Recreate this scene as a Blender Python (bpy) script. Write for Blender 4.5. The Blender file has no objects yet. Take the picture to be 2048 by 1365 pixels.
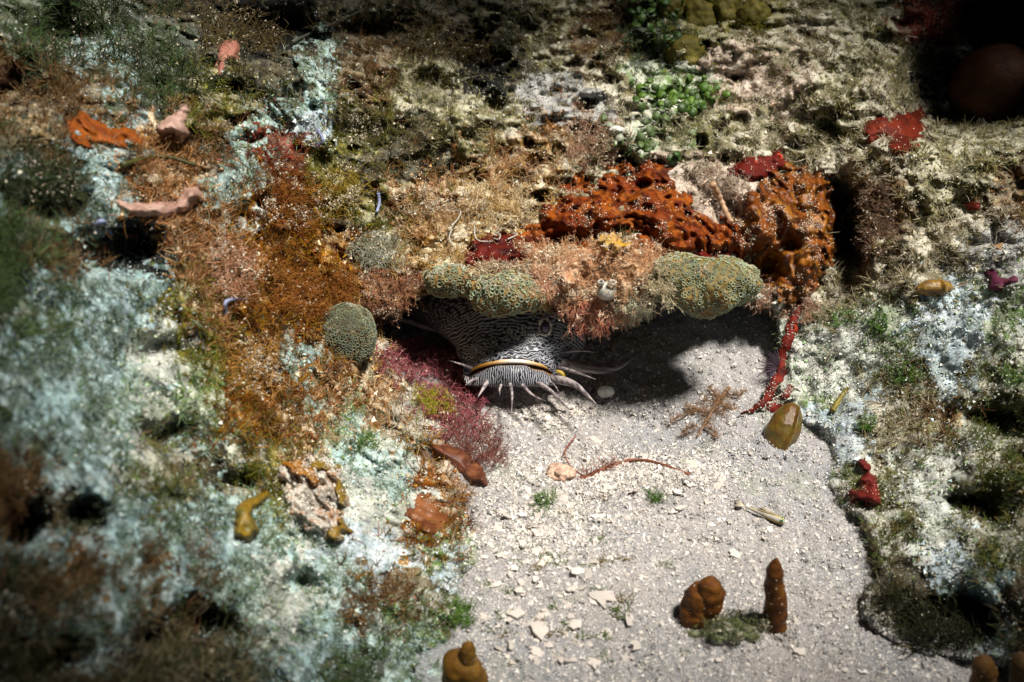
import bpy, math, random
import numpy as np
from mathutils import Vector, Matrix
from mathutils.bvhtree import BVHTree

random.seed(11)
RNG = np.random.default_rng(11)
scene = bpy.context.scene
COL = scene.collection

# ------------------------------------------------------------------ camera
CAM = np.array([0.0, -0.66, 0.46])
PITCH = math.radians(35.0)
HFOV = math.radians(50.0)
FPX = 1024.0 / math.tan(HFOV / 2)
FWD = np.array([0, math.cos(PITCH), -math.sin(PITCH)])
RIGHT = np.array([1.0, 0, 0])
UP = np.array([0, math.sin(PITCH), math.cos(PITCH)])
cd = bpy.data.cameras.new("camera")
cam = bpy.data.objects.new("camera", cd)
COL.objects.link(cam)
cam.location = CAM
cam.rotation_euler = (math.pi / 2 - PITCH, 0, 0)
cd.sensor_width = 36
cd.angle = HFOV
cd.clip_start = 0.01
cd.clip_end = 50
cd.dof.use_dof = True
cd.dof.focus_distance = 0.735
cd.dof.aperture_fstop = 9.0
scene.camera = cam

# ------------------------------------------------------------------ light
SUN = np.array([0.31, -0.11, 0.95]); SUN /= np.linalg.norm(SUN)
w = bpy.data.worlds.new("World"); scene.world = w
w.use_nodes = True
nt = w.node_tree
sky = nt.nodes.new('ShaderNodeTexSky'); sky.sky_type = 'NISHITA'
sky.sun_disc = False
sky.sun_elevation = math.asin(SUN[2])
sky.sun_rotation = math.atan2(SUN[0], SUN[1])
bg = nt.nodes['Background']
nt.links.new(sky.outputs[0], bg.inputs[0])
bg.inputs[1].default_value = 0.05
sl = bpy.data.lights.new("sun", 'SUN'); sl.energy = 5.0; sl.angle = math.radians(9)
sl.color = (1.0, 0.95, 0.86)
so = bpy.data.objects.new("sun", sl); COL.objects.link(so)
so.rotation_euler = Vector(-SUN).to_track_quat('-Z', 'Y').to_euler()
so.location = (1, -1, 3)
vs = scene.view_settings
scene.display_settings.display_device = 'sRGB'
vs.view_transform = 'Standard'; vs.look = 'None'; vs.gamma = 1; vs.use_curve_mapping = False
vs.exposure = 0.66
scene.cycles.use_denoising = True
scene.cycles.max_bounces = 5
scene.cycles.diffuse_bounces = 3

# ------------------------------------------------------------------ helpers
def rays(px, py):
    px = np.asarray(px, float); py = np.asarray(py, float)
    return (FWD + np.multiply.outer((px - 1024) / FPX, RIGHT) + np.multiply.outer((682.5 - py) / FPX, UP))
def at(px, py, D):
    return CAM + rays(px, py) * np.asarray(D, float)[..., None]
def proj(P):
    q = np.asarray(P, float) - CAM
    d = q @ FWD
    return 1024 + FPX * (q @ RIGHT) / d, 682.5 - FPX * (q @ UP) / d, d
def sand_D(px, py):
    rz = rays(px, py)[..., 2]
    return np.where(rz < -0.05, -CAM[2] / np.minimum(rz, -0.05), 9.0)

def _h(ix, iy, iz, seed):
    h = (ix.astype(np.uint32) * np.uint32(374761393) + iy.astype(np.uint32) * np.uint32(668265263)
         + iz.astype(np.uint32) * np.uint32(2147483647 - 1274126177) + np.uint32(seed * 144665 + 13))
    h = (h ^ (h >> np.uint32(13))) * np.uint32(1274126177)
    h = (h ^ (h >> np.uint32(16))) * np.uint32(2246822519)
    h ^= h >> np.uint32(13)
    return (h & np.uint32(0xffffff)).astype(np.float32) / np.float32(0xffffff) * 2 - 1
def noise(P, scale, seed=0):
    """smooth value noise in -1..1; P (...,3) in metres, scale = feature size"""
    Q = np.asarray(P, np.float64) / scale + 1000.0
    i = np.floor(Q).astype(np.int64); f = (Q - i).astype(np.float32)
    f = f * f * f * (f * (f * 6 - 15) + 10)
    x, y, z = i[..., 0], i[..., 1], i[..., 2]
    fx, fy, fz = f[..., 0], f[..., 1], f[..., 2]
    out = 0
    for dz in (0, 1):
        wz = fz if dz else 1 - fz
        for dy in (0, 1):
            wy = fy if dy else 1 - fy
            a = _h(x, y + dy, z + dz, seed); b = _h(x + 1, y + dy, z + dz, seed)
            out = out + wz * wy * (a + (b - a) * fx)
    return out
def fbm(P, scale, octv=4, seed=0, gain=0.5):
    s = 0; a = 1.0
    for k in range(octv):
        s = s + a * noise(P, scale / 2 ** k, seed + 17 * k); a *= gain
    return s
def n2(x, y, scale, seed=0):
    return noise(np.stack([x, y, np.zeros_like(x)], -1), scale, seed)

def seg_dist(px, py, poly):
    """signed distance to polygon in pixels, positive inside"""
    p = np.asarray(poly, float); q = np.roll(p, -1, 0)
    d = np.full(px.shape, 1e9); ins = np.zeros(px.shape, bool)
    for (x0, y0), (x1, y1) in zip(p, q):
        ex, ey = x1 - x0, y1 - y0
        t = np.clip(((px - x0) * ex + (py - y0) * ey) / (ex * ex + ey * ey + 1e-9), 0, 1)
        d = np.minimum(d, np.hypot(px - x0 - t * ex, py - y0 - t * ey))
        c = ((y0 > py) != (y1 > py))
        ins ^= c & (px < (x1 - x0) * (py - y0) / (y1 - y0 + 1e-12) + x0)
    return np.where(ins, d, -d)
def smooth01(x):
    x = np.clip(x, 0, 1); return x * x * (3 - 2 * x)
def blur(A, n, k=3):
    for _ in range(k):
        for ax in (0, 1):
            p = np.pad(A, [(n, n) if a == ax else (0, 0) for a in (0, 1)], mode='edge')
            c = np.cumsum(p, ax)
            z = np.zeros_like(np.take(c, [0], ax))
            c = np.concatenate([z, c], ax)
            L = A.shape[ax]
            A = (np.take(c, np.arange(2 * n + 1, 2 * n + 1 + L), ax) - np.take(c, np.arange(L), ax)) / (2 * n + 1)
    return A

class MB:
    """collects pieces, links them as ONE mesh object"""
    def __init__(s): s.V = []; s.F = []; s.C = []; s.n = 0
    def add(s, V, F, c=None):
        V = np.asarray(V, float).reshape(-1, 3); F = np.asarray(F, np.int64)
        s.V.append(V); s.F.append(F + s.n); s.n += len(V)
        c = np.array((.5, .5, .5)) if c is None else np.asarray(c, float)
        s.C.append(np.broadcast_to(c, (len(V), 3)))
    def build(s, name, mat, parent=None, smooth=True, origin=None):
        V = np.concatenate(s.V); C = np.concatenate(s.C)
        o3 = np.zeros(3) if origin is None else np.asarray(origin, float)
        me = bpy.data.meshes.new(name)
        loops = np.concatenate([f.ravel() for f in s.F]).astype(np.int32)
        cnt = np.concatenate([np.full(len(f), f.shape[1]) for f in s.F]).astype(np.int32)
        st = np.concatenate([[0], np.cumsum(cnt)[:-1]]).astype(np.int32)
        me.vertices.add(len(V)); me.vertices.foreach_set('co', (V - o3).astype(np.float32).ravel())
        me.loops.add(len(loops)); me.loops.foreach_set('vertex_index', loops)
        me.polygons.add(len(cnt)); me.polygons.foreach_set('loop_start', st)
        me.polygons.foreach_set('loop_total', cnt)
        me.polygons.foreach_set('use_smooth', np.full(len(cnt), bool(smooth)))
        a = me.attributes.new('Col', 'FLOAT_COLOR', 'POINT')
        a.data.foreach_set('color', np.concatenate([C, np.ones((len(C), 1))], 1).astype(np.float32).ravel())
        me.update(); me.validate()
        o = bpy.data.objects.new(name, me); COL.objects.link(o)
        me.materials.append(mat)
        if parent is not None:
            o.parent = parent
            o.location = o3 - np.array(parent.location) if True else o3
        else:
            o.location = o3
        return o
def tag(o, label=None, cat=None, group=None, kind=None):
    if label: o['label'] = label
    if cat: o['category'] = cat
    if group: o['group'] = group
    if kind: o['kind'] = kind
    return o
def thing(name, loc, label, cat, group=None):
    o = bpy.data.objects.new(name, None); COL.objects.link(o)
    o.empty_display_size = 0.01
    o.location = loc
    return tag(o, label, cat, group)

def grid_faces(nv, nu, mask=None):
    i = np.arange(nv * nu).reshape(nv, nu)
    F = np.stack([i[:-1, :-1], i[1:, :-1], i[1:, 1:], i[:-1, 1:]], -1)
    return F.reshape(-1, 4) if mask is None else F[mask]
def tube_vf(pts, rad, n=8, cap=True):
    pts = np.asarray(pts, float); rad = np.broadcast_to(np.asarray(rad, float), (len(pts),))
    T = np.gradient(pts, axis=0); T /= np.linalg.norm(T, axis=1)[:, None] + 1e-12
    a = np.cross(T[0], [0, 0, 1.0] if abs(T[0, 2]) < .9 else [1.0, 0, 0]); V = []
    an = np.arange(n) / n * 2 * np.pi
    for p, t, r in zip(pts, T, rad):
        a = a - t * np.dot(a, t); a /= np.linalg.norm(a) + 1e-12; b = np.cross(t, a)
        V.append(p + r * (np.outer(np.cos(an), a) + np.outer(np.sin(an), b)))
    V = np.concatenate(V)
    m = len(pts); i = np.arange(n); F = []
    for k in range(m - 1):
        F.append(np.stack([k * n + i, k * n + (i + 1) % n, (k + 1) * n + (i + 1) % n, (k + 1) * n + i], -1))
    F = np.concatenate(F)
    if cap:   # tip verts collapse
        V = np.concatenate([V, [pts[0], pts[-1]]])
        return V, F, np.concatenate([np.stack([(i + 1) % n, i, np.full(n, m * n)], -1),
                                     np.stack([(m - 1) * n + i, (m - 1) * n + (i + 1) % n, np.full(n, m * n + 1)], -1)])
    return V, F, None
def add_tube(mb, pts, rad, c, n=8):
    V, F, K = tube_vf(pts, rad, n)
    base = mb.n
    mb.add(V, F, c)
    if K is not None:
        mb.F.append(K + base)
def bez(P, n=12):
    """Catmull-Rom through points"""
    P = np.asarray(P, float)
    if len(P) == 2: return P[0] + np.linspace(0, 1, n)[:, None] * (P[1] - P[0])
    Q = np.concatenate([[2 * P[0] - P[1]], P, [2 * P[-1] - P[-2]]]); out = []
    m = len(P) - 1; per = max(3, n // m)
    for k in range(m):
        a, b, c, d = Q[k:k + 4]
        for t in np.linspace(0, 1, per, endpoint=(k == m - 1)):
            out.append(.5 * (2 * b + (c - a) * t + (2 * a - 5 * b + 4 * c - d) * t * t + (3 * b - a - 3 * c + d) * t ** 3))
    return np.array(out)
_ICO = {}
def ico(sub):
    if sub not in _ICO:
        import bmesh
        bm = bmesh.new(); bmesh.ops.create_icosphere(bm, subdivisions=sub, radius=1)
        bm.verts.ensure_lookup_table()
        _ICO[sub] = (np.array([v.co[:] for v in bm.verts]), np.array([[v.index for v in f.verts] for f in bm.faces]))
        bm.free()
    return _ICO[sub]

# ------------------------------------------------------------------ materials
def mat_vcol(name, rough=0.8, spec=0.3, bump=0.0, bscale=900.0, var=0.35, vscale=350.0, transl=0.0, sss=0.0, attr=True, base=(.5, .5, .5)):
    m = bpy.data.materials.new(name); m.use_nodes = True
    n = m.node_tree; N = n.nodes; L = n.links
    p = N['Principled BSDF']
    p.inputs['Roughness'].default_value = rough
    p.inputs['Specular IOR Level'].default_value = spec
    tc = N.new('ShaderNodeTexCoord')
    if attr:
        at_ = N.new('ShaderNodeAttribute'); at_.attribute_name = 'Col'; src = at_.outputs['Color']
    else:
        r = N.new('ShaderNodeRGB'); r.outputs[0].default_value = (*base, 1); src = r.outputs[0]
    if var > 0:
        nz = N.new('ShaderNodeTexNoise'); nz.inputs['Scale'].default_value = vscale; nz.inputs['Detail'].default_value = 5
        nz.inputs['Roughness'].default_value = .7
        L.new(tc.outputs['Object'], nz.inputs['Vector'])
        mr = N.new('ShaderNodeMapRange'); mr.inputs[1].default_value = .3; mr.inputs[2].default_value = .7
        mr.inputs[3].default_value = 1 - var; mr.inputs[4].default_value = 1 + var
        L.new(nz.outputs['Fac'], mr.inputs[0])
        mx = N.new('ShaderNodeVectorMath'); mx.operation = 'SCALE'
        L.new(src, mx.inputs[0]); L.new(mr.outputs[0], mx.inputs['Scale'])
        src = mx.outputs[0]
    L.new(src, p.inputs['Base Color'])
    if bump > 0:
        nb = N.new('ShaderNodeTexNoise'); nb.inputs['Scale'].default_value = bscale; nb.inputs['Detail'].default_value = 6
        nb.inputs['Roughness'].default_value = .65
        L.new(tc.outputs['Object'], nb.inputs['Vector'])
        b = N.new('ShaderNodeBump'); b.inputs['Strength'].default_value = bump; b.inputs['Distance'].default_value = .002
        L.new(nb.outputs['Fac'], b.inputs['Height']); L.new(b.outputs[0], p.inputs['Normal'])
    if sss > 0:
        p.inputs['Subsurface Weight'].default_value = sss
        p.inputs['Subsurface Radius'].default_value = (.004, .002, .001)
        p.inputs['Subsurface Scale'].default_value = 1.0
    if transl > 0:
        t = N.new('ShaderNodeBsdfTranslucent'); L.new(src, t.inputs[0])
        ms = N.new('ShaderNodeMixShader'); ms.inputs[0].default_value = transl
        L.new(p.outputs[0], ms.inputs[1]); L.new(t.outputs[0], ms.inputs[2])
        L.new(ms.outputs[0], N['Material Output'].inputs[0])
    return m
M_reef = mat_vcol('reef_rock', .9, .2, .8, 700, .45, 420)
M_sand = mat_vcol('coral_sand', .9, .2, .9, 1500, .35, 1300)
M_turf = mat_vcol('turf', .75, .3, 0, var=0, transl=.3)
M_grain = mat_vcol('sediment', .7, .4, 0, var=0)
M_sponge = mat_vcol('sponge', .55, .15, .55, 420, .3, 160)
M_wet = mat_vcol('wet_sponge', .36, .4, .45, 420, .3, 160)
M_flesh = mat_vcol('flesh', .45, .5, .25, 900, .15, 500)
M_skin = mat_vcol('fish_skin', .42, .3, .15, 1500, .08, 500)
M_eye = mat_vcol('eye', .05, .8, 0, var=0)
M_shell = mat_vcol('shell', .55, .4, .4, 900, .2, 350)
M_coral = mat_vcol('coral_tissue', .6, .4, .4, 900, .3, 300)
M_polyp = mat_vcol('polyp', .5, .4, 0, var=0, transl=.2)
M_leaf = mat_vcol('leaf', .45, .5, .3, 600, .3, 260, transl=.25)
M_glossy = mat_vcol('glossy_shell', .34, .45, .35, 500, .35, 220)

# ------------------------------------------------------------------ layout in the photograph's pixels -> depth (metres)
SANDPOLY = [(790, 612), (870, 590), (940, 600), (1000, 628), (1090, 622), (1150, 648), (1225, 640), (1290, 612), (1330, 600), (1500, 600), (1548, 622),
            (1560, 700), (1545, 790), (1590, 830), (1640, 880), (1645, 965), (1700, 1055), (1738, 1150), (1722, 1215),
            (1760, 1265), (1850, 1312), (1960, 1330), (2120, 1420), (2300, 1900), (880, 1900), (905, 1365), (930, 1270), (915, 1180), (945, 1090),
            (935, 1010), (965, 965), (900, 880), (840, 830), (850, 780), (800, 720), (765, 660)]
CTRL = [(1024, -250, 1.02), (1500, -250, 1.0), (600, -250, .95), (1024, 0, .93), (1024, 200, .86), (1024, 400, .785), (1024, 520, .745), (850, 520, .745), (780, 590, .745),
        (980, 590, .725), (1100, 600, .735), (1200, 600, .735), (1200, 520, .735), (1330, 590, .71), (1480, 590, .765), (1400, 450, .755), (1500, 420, .775), (1600, 430, .79), (1630, 540, .775), (1580, 600, .785),
        (1300, 200, .84), (1500, 100, .86), (1550, 250, .82), (1700, 300, .79), (1800, 150, .82), (1850, 280, .76), (1950, 420, .72), (2048, 600, .67),
        (1700, 600, .745), (1600, 700, .75), (1850, 700, .70), (1800, 900, .668), (2048, 900, .61), (2048, 1200, .55), (1900, 1080, .612), (1850, 1200, .592), (2300, 700, .60), (2300, 1200, .50),
        (2400, 100, .8), (2048, 50, .86), (2350, 1500, .42),
        (600, 600, .69), (400, 500, .60), (200, 600, .52), (0, 600, .45), (0, 250, .53), (0, 0, .62), (300, 250, .61), (500, 200, .70), (700, 200, .80), (700, 500, .745),
        (300, 0, .74), (0, 1000, .40), (0, 1365, .36), (300, 1000, .48), (300, 1300, .43), (600, 1000, .585), (600, 1300, .505), (800, 950, .665), (780, 1200, .575),
        (-400, 300, .42), (-400, 800, .34), (-400, 1400, .29), (300, 1650, .38), (700, 1650, .46), (700, 750, .70)]
sp = np.array(SANDPOLY, float)
for (x, y) in SANDPOLY:
    if (y > 700 and (x > 1500 or x < 960) and y < 1500):
        CTRL.append((x, y, float(sand_D(x, y)) - .004))
CTRL = np.array(CTRL, float)
def _tps(r):
    return np.where(r > 0, r * r * np.log(r + 1e-12), 0)
cx, cy, cD = CTRL.T
cxn, cyn = cx / 1000, cy / 1000
K = _tps(np.hypot(cxn[:, None] - cxn, cyn[:, None] - cyn)) + np.eye(len(cx)) * 2e-3
Pm = np.stack([np.ones_like(cxn), cxn, cyn], 1)
A = np.block([[K, Pm], [Pm.T, np.zeros((3, 3))]])
W = np.linalg.solve(A, np.concatenate([cD, np.zeros(3)]))
HOLES = [  # px, py, rx, ry, extra depth
    (250, 500, 70, 45, .05), (560, 60, 70, 50, .05), (760, 60, 90, 40, .05), (950, 115, 70, 45, .05), (880, 330, 40, 40, .03), (860, 170, 60, 30, .03), (640, 330, 30, 40, .02),
    (1695, 480, 32, 85, .10), (1680, 390, 40, 30, .05), (1945, 165, 115, 105, .17), (2010, 40, 80, 70, .16), (1900, 1240, 90, 45, .05), (50, 1040, 60, 45, .06), (170, 1035, 40, 40, .04),
    (420, 1250, 70, 40, .05), (320, 1275, 50, 40, .03), (480, 965, 45, 25, .04), (90, 1310, 80, 40, .04), (1130, 480, 40, 12, .02), (1520, 545, 30, 40, .04), (740, 640, 30, 40, .05),
    (1230, 330, 60, 22, .03), (380, 300, 60, 25, .02), (470, 190, 40, 30, .03), (100, 420, 70, 40, .04), (700, 270, 60, 40, .03), (1780, 90, 40, 25, .02), (20, 180, 60, 40, .04), (130, 60, 60, 40, .04),
    (1480, 245, 22, 18, .015), (1300, 110, 40, 25, .03), (300, 700, 60, 30, .02), (600, 1180, 60, 30, .02), (2000, 840, 60, 40, .03), (1960, 1010, 60, 40, .03), (330, 870, 50, 30, .03)]
_g = np.random.default_rng(77)
for _k in range(95):
    _x, _y = (_g.uniform(420, 1260), _g.uniform(10, 470)) if _k < 70 else (_g.uniform(1250, 2040), _g.uniform(10, 330))
    HOLES.append((_x, _y, _g.uniform(9, 26), _g.uniform(7, 17), _g.uniform(.014, .034)))
def coarse_D(px, py):
    shp = px.shape; x = px.ravel() / 1000; y = py.ravel() / 1000
    out = W[-3] + W[-2] * x + W[-1] * y
    for a, b, c in zip(cxn, cyn, W[:-3]):
        out = out + c * _tps(np.hypot(x - a, y - b))
    out = np.clip(out.reshape(shp), .26, 1.2)
    return out

# reef grid
U0, U1, V0, V1, ST = -460, 2520, -380, 1720, 3.4
us = np.arange(U0, U1, ST); vs_ = np.arange(V0, V1, ST)
PX, PY = np.meshgrid(us, vs_)
nu, nv = len(us), len(vs_)
# coarse field on a 16 px lattice then bilinear
cs = 17.0
cu = np.arange(U0 - cs, U1 + 2 * cs, cs); cv = np.arange(V0 - cs, V1 + 2 * cs, cs)
CX, CY = np.meshgrid(cu, cv)
CDm = coarse_D(CX, CY)
def bil(A, px, py, x0, y0, s):
    fx = np.clip((px - x0) / s, 0, A.shape[1] - 1.001); fy = np.clip((py - y0) / s, 0, A.shape[0] - 1.001)
    i = fx.astype(int); j = fy.astype(int); fx = fx - i; fy = fy - j
    return (A[j, i] * (1 - fx) + A[j, i + 1] * fx) * (1 - fy) + (A[j + 1, i] * (1 - fx) + A[j + 1, i + 1] * fx) * fy
Dg = bil(CDm, PX, PY, cu[0], cv[0], cs)
SDS = seg_dist(CX, CY, SANDPOLY)
sd = bil(SDS, PX, PY, cu[0], cv[0], cs)
P0 = at(PX, PY, Dg)
# wobble of the sand/reef border
sdw = sd + 30 * fbm(P0, .045, 4, 5)
for (hx, hy, rx, ry, dep) in HOLES:
    i0, i1 = np.clip(((hx + np.array([-3, 3]) * rx - 40 - U0) / ST).astype(int), 0, nu); j0, j1 = np.clip(((hy + np.array([-3, 3]) * ry - 40 - V0) / ST).astype(int), 0, nv)
    j1 = min(nv, j1 + 24); i1 = min(nu, i1 + 24); sl_ = (slice(j0, j1), slice(i0, i1))
    wx = PX[sl_] + .3 * rx * n2(PX[sl_], PY[sl_], rx * .9, 3); wy = PY[sl_] + .3 * rx * n2(PX[sl_], PY[sl_], rx * .9, 4)
    Dg[sl_] += dep * np.exp(-(((wx - hx) / rx) ** 2 + ((wy - hy) / ry) ** 2) ** 1.5)
# relief noise: lumps + ridges
P0 = at(PX, PY, Dg)
big = fbm(P0, .075, 2, 21); mid = fbm(P0, .028, 3, 31); fine = fbm(P0, .009, 3, 41)
ridge = 1 - np.abs(noise(P0, .022, 51)) * 2
sc = np.clip(Dg / .7, .6, 1.1)
bil1 = np.abs(noise(P0 + .004 * mid[..., None], .019, 52)); bil2 = np.abs(noise(P0, .0085, 53))
calm = 1 - .5 * smooth01((PX - 1560) / 120) * smooth01((PY - 520) / 150)
Dg = Dg - sc * calm * (.010 * big + .006 * mid + .0030 * fine + .0115 * bil1 + .007 * bil2 - .005)
DS = sand_D(PX, PY)
Dback = np.minimum(DS + .05, (CAM[1] * -1 + .13) / rays(PX, PY)[..., 1])
Dback = np.where(PY > 700, np.minimum(Dback, DS + .022), Dback)
tt = smooth01(sdw / 46 + .5)
upper = PY < 700
tt = np.where(upper, smooth01(sd / 12 + .5), tt)
Dg = Dg * (1 - tt) + np.maximum(Dback, Dg) * tt
RP = at(PX, PY, Dg)
gu = np.gradient(RP, axis=1); gv = np.gradient(RP, axis=0)
RN = np.cross(gu, gv); RN /= np.linalg.norm(RN, axis=-1)[..., None] + 1e-12
RN *= np.sign((RN * (CAM - RP)).sum(-1))[..., None]

# ------------------------------------------------------------------ what grows where; dark tones also paint in shade at edges and hollows
def c(*a): return np.array(a, float)
PAL = {  # bases, grain colours, grain density, filament colours, filament density, length (m)
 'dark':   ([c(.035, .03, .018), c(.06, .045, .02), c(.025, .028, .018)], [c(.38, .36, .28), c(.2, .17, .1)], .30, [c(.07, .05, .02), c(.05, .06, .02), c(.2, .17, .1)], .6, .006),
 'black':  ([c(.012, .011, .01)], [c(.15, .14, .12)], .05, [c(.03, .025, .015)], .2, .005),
 'dkgreen':([c(.04, .06, .03), c(.07, .08, .05), c(.03, .035, .02)], [c(.4, .42, .38), c(.2, .24, .18)], .35, [c(.06, .10, .03), c(.05, .07, .03)], .7, .007),
 'brown':  ([c(.10, .055, .02), c(.07, .04, .018), c(.16, .10, .04)], [c(.5, .45, .33), c(.35, .25, .13)], .5, [c(.11, .055, .02), c(.16, .095, .04)], .8, .006),
 'rust':   ([c(.22, .085, .02), c(.15, .06, .018), c(.28, .14, .035)], [c(.55, .42, .25), c(.6, .5, .36)], .45, [c(.20, .075, .014), c(.07, .028, .01), c(.26, .15, .03)], 1.0, .007),
 'olive':  ([c(.13, .12, .035), c(.08, .075, .025), c(.2, .17, .06)], [c(.55, .52, .4), c(.3, .28, .13)], .7, [c(.17, .15, .04), c(.12, .13, .03)], .8, .005),
 'sedi':   ([c(.34, .31, .23), c(.22, .20, .12), c(.14, .12, .055)], [c(.66, .62, .52), c(.5, .45, .34)], 1.0, [c(.40, .35, .24), c(.2, .17, .07), c(.48, .43, .33)], 0.6, .006),
 'sediol': ([c(.22, .20, .10), c(.13, .12, .045), c(.30, .28, .19)], [c(.6, .57, .45), c(.4, .37, .2)], 1.0, [c(.28, .25, .1), c(.13, .13, .04), c(.4, .37, .25)], 0.7, .006),
 'pinksand':([c(.50, .41, .34), c(.42, .34, .27)], [c(.64, .56, .48), c(.52, .42, .34)], 1.0, [c(.5, .38, .3)], .35, .003),
 'tan':    ([c(.36, .22, .12), c(.14, .07, .025), c(.46, .34, .23)], [c(.72, .64, .5), c(.6, .45, .32)], 1.0, [c(.36, .19, .10), c(.46, .32, .2), c(.16, .08, .03)], 1.0, .006),
 'cream':  ([c(.56, .48, .33), c(.30, .19, .08), c(.10, .06, .02)], [c(.76, .71, .58), c(.6, .5, .33)], 1.0, [c(.55, .42, .26), c(.45, .32, .15)], .9, .005),
 'cyan':   ([c(.36, .50, .49), c(.15, .21, .15), c(.46, .60, .58)], [c(.48, .56, .53), c(.36, .45, .41)], .8, [c(.28, .34, .30), c(.12, .19, .10)], 0.25, .005),  # cyan and teal: bluish cast of the light mixed into the colour
 'teal':   ([c(.29, .41, .42), c(.13, .19, .17), c(.38, .50, .52)], [c(.42, .48, .47), c(.3, .36, .36)], .7, [c(.18, .22, .18), c(.1, .15, .08)], 0.3, .0038),
 'white':  ([c(.54, .56, .52), c(.44, .46, .42), c(.28, .30, .25)], [c(.66, .66, .60), c(.58, .58, .52)], .9, [c(.35, .4, .28), c(.2, .3, .15)], 0.12, .004),
 'bluew':  ([c(.50, .60, .65), c(.42, .51, .55), c(.32, .38, .38)], [c(.66, .70, .73), c(.52, .58, .60)], .9, [c(.45, .5, .45)], 0.08, .003),
 'grey':   ([c(.34, .34, .32), c(.28, .28, .27)], [c(.5, .5, .48), c(.4, .4, .38)], .9, [c(.3, .28, .25)], 0.1, .003),
 'greenw': ([c(.34, .38, .27), c(.14, .22, .07), c(.42, .44, .36)], [c(.6, .62, .53), c(.42, .45, .35)], .9, [c(.10, .17, .06), c(.18, .22, .11)], 0.4, .0038),
 'mossy':  ([c(.10, .10, .04), c(.16, .14, .06), c(.28, .28, .22)], [c(.6, .6, .53), c(.42, .42, .34)], .8, [c(.12, .14, .03), c(.16, .12, .05), c(.09, .13, .03)], .9, .0038),
 'redbr':  ([c(.16, .04, .03), c(.12, .05, .03)], [c(.45, .35, .28)], .5, [c(.2, .06, .04)], .8, .005),
}
PN = list(PAL)
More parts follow.
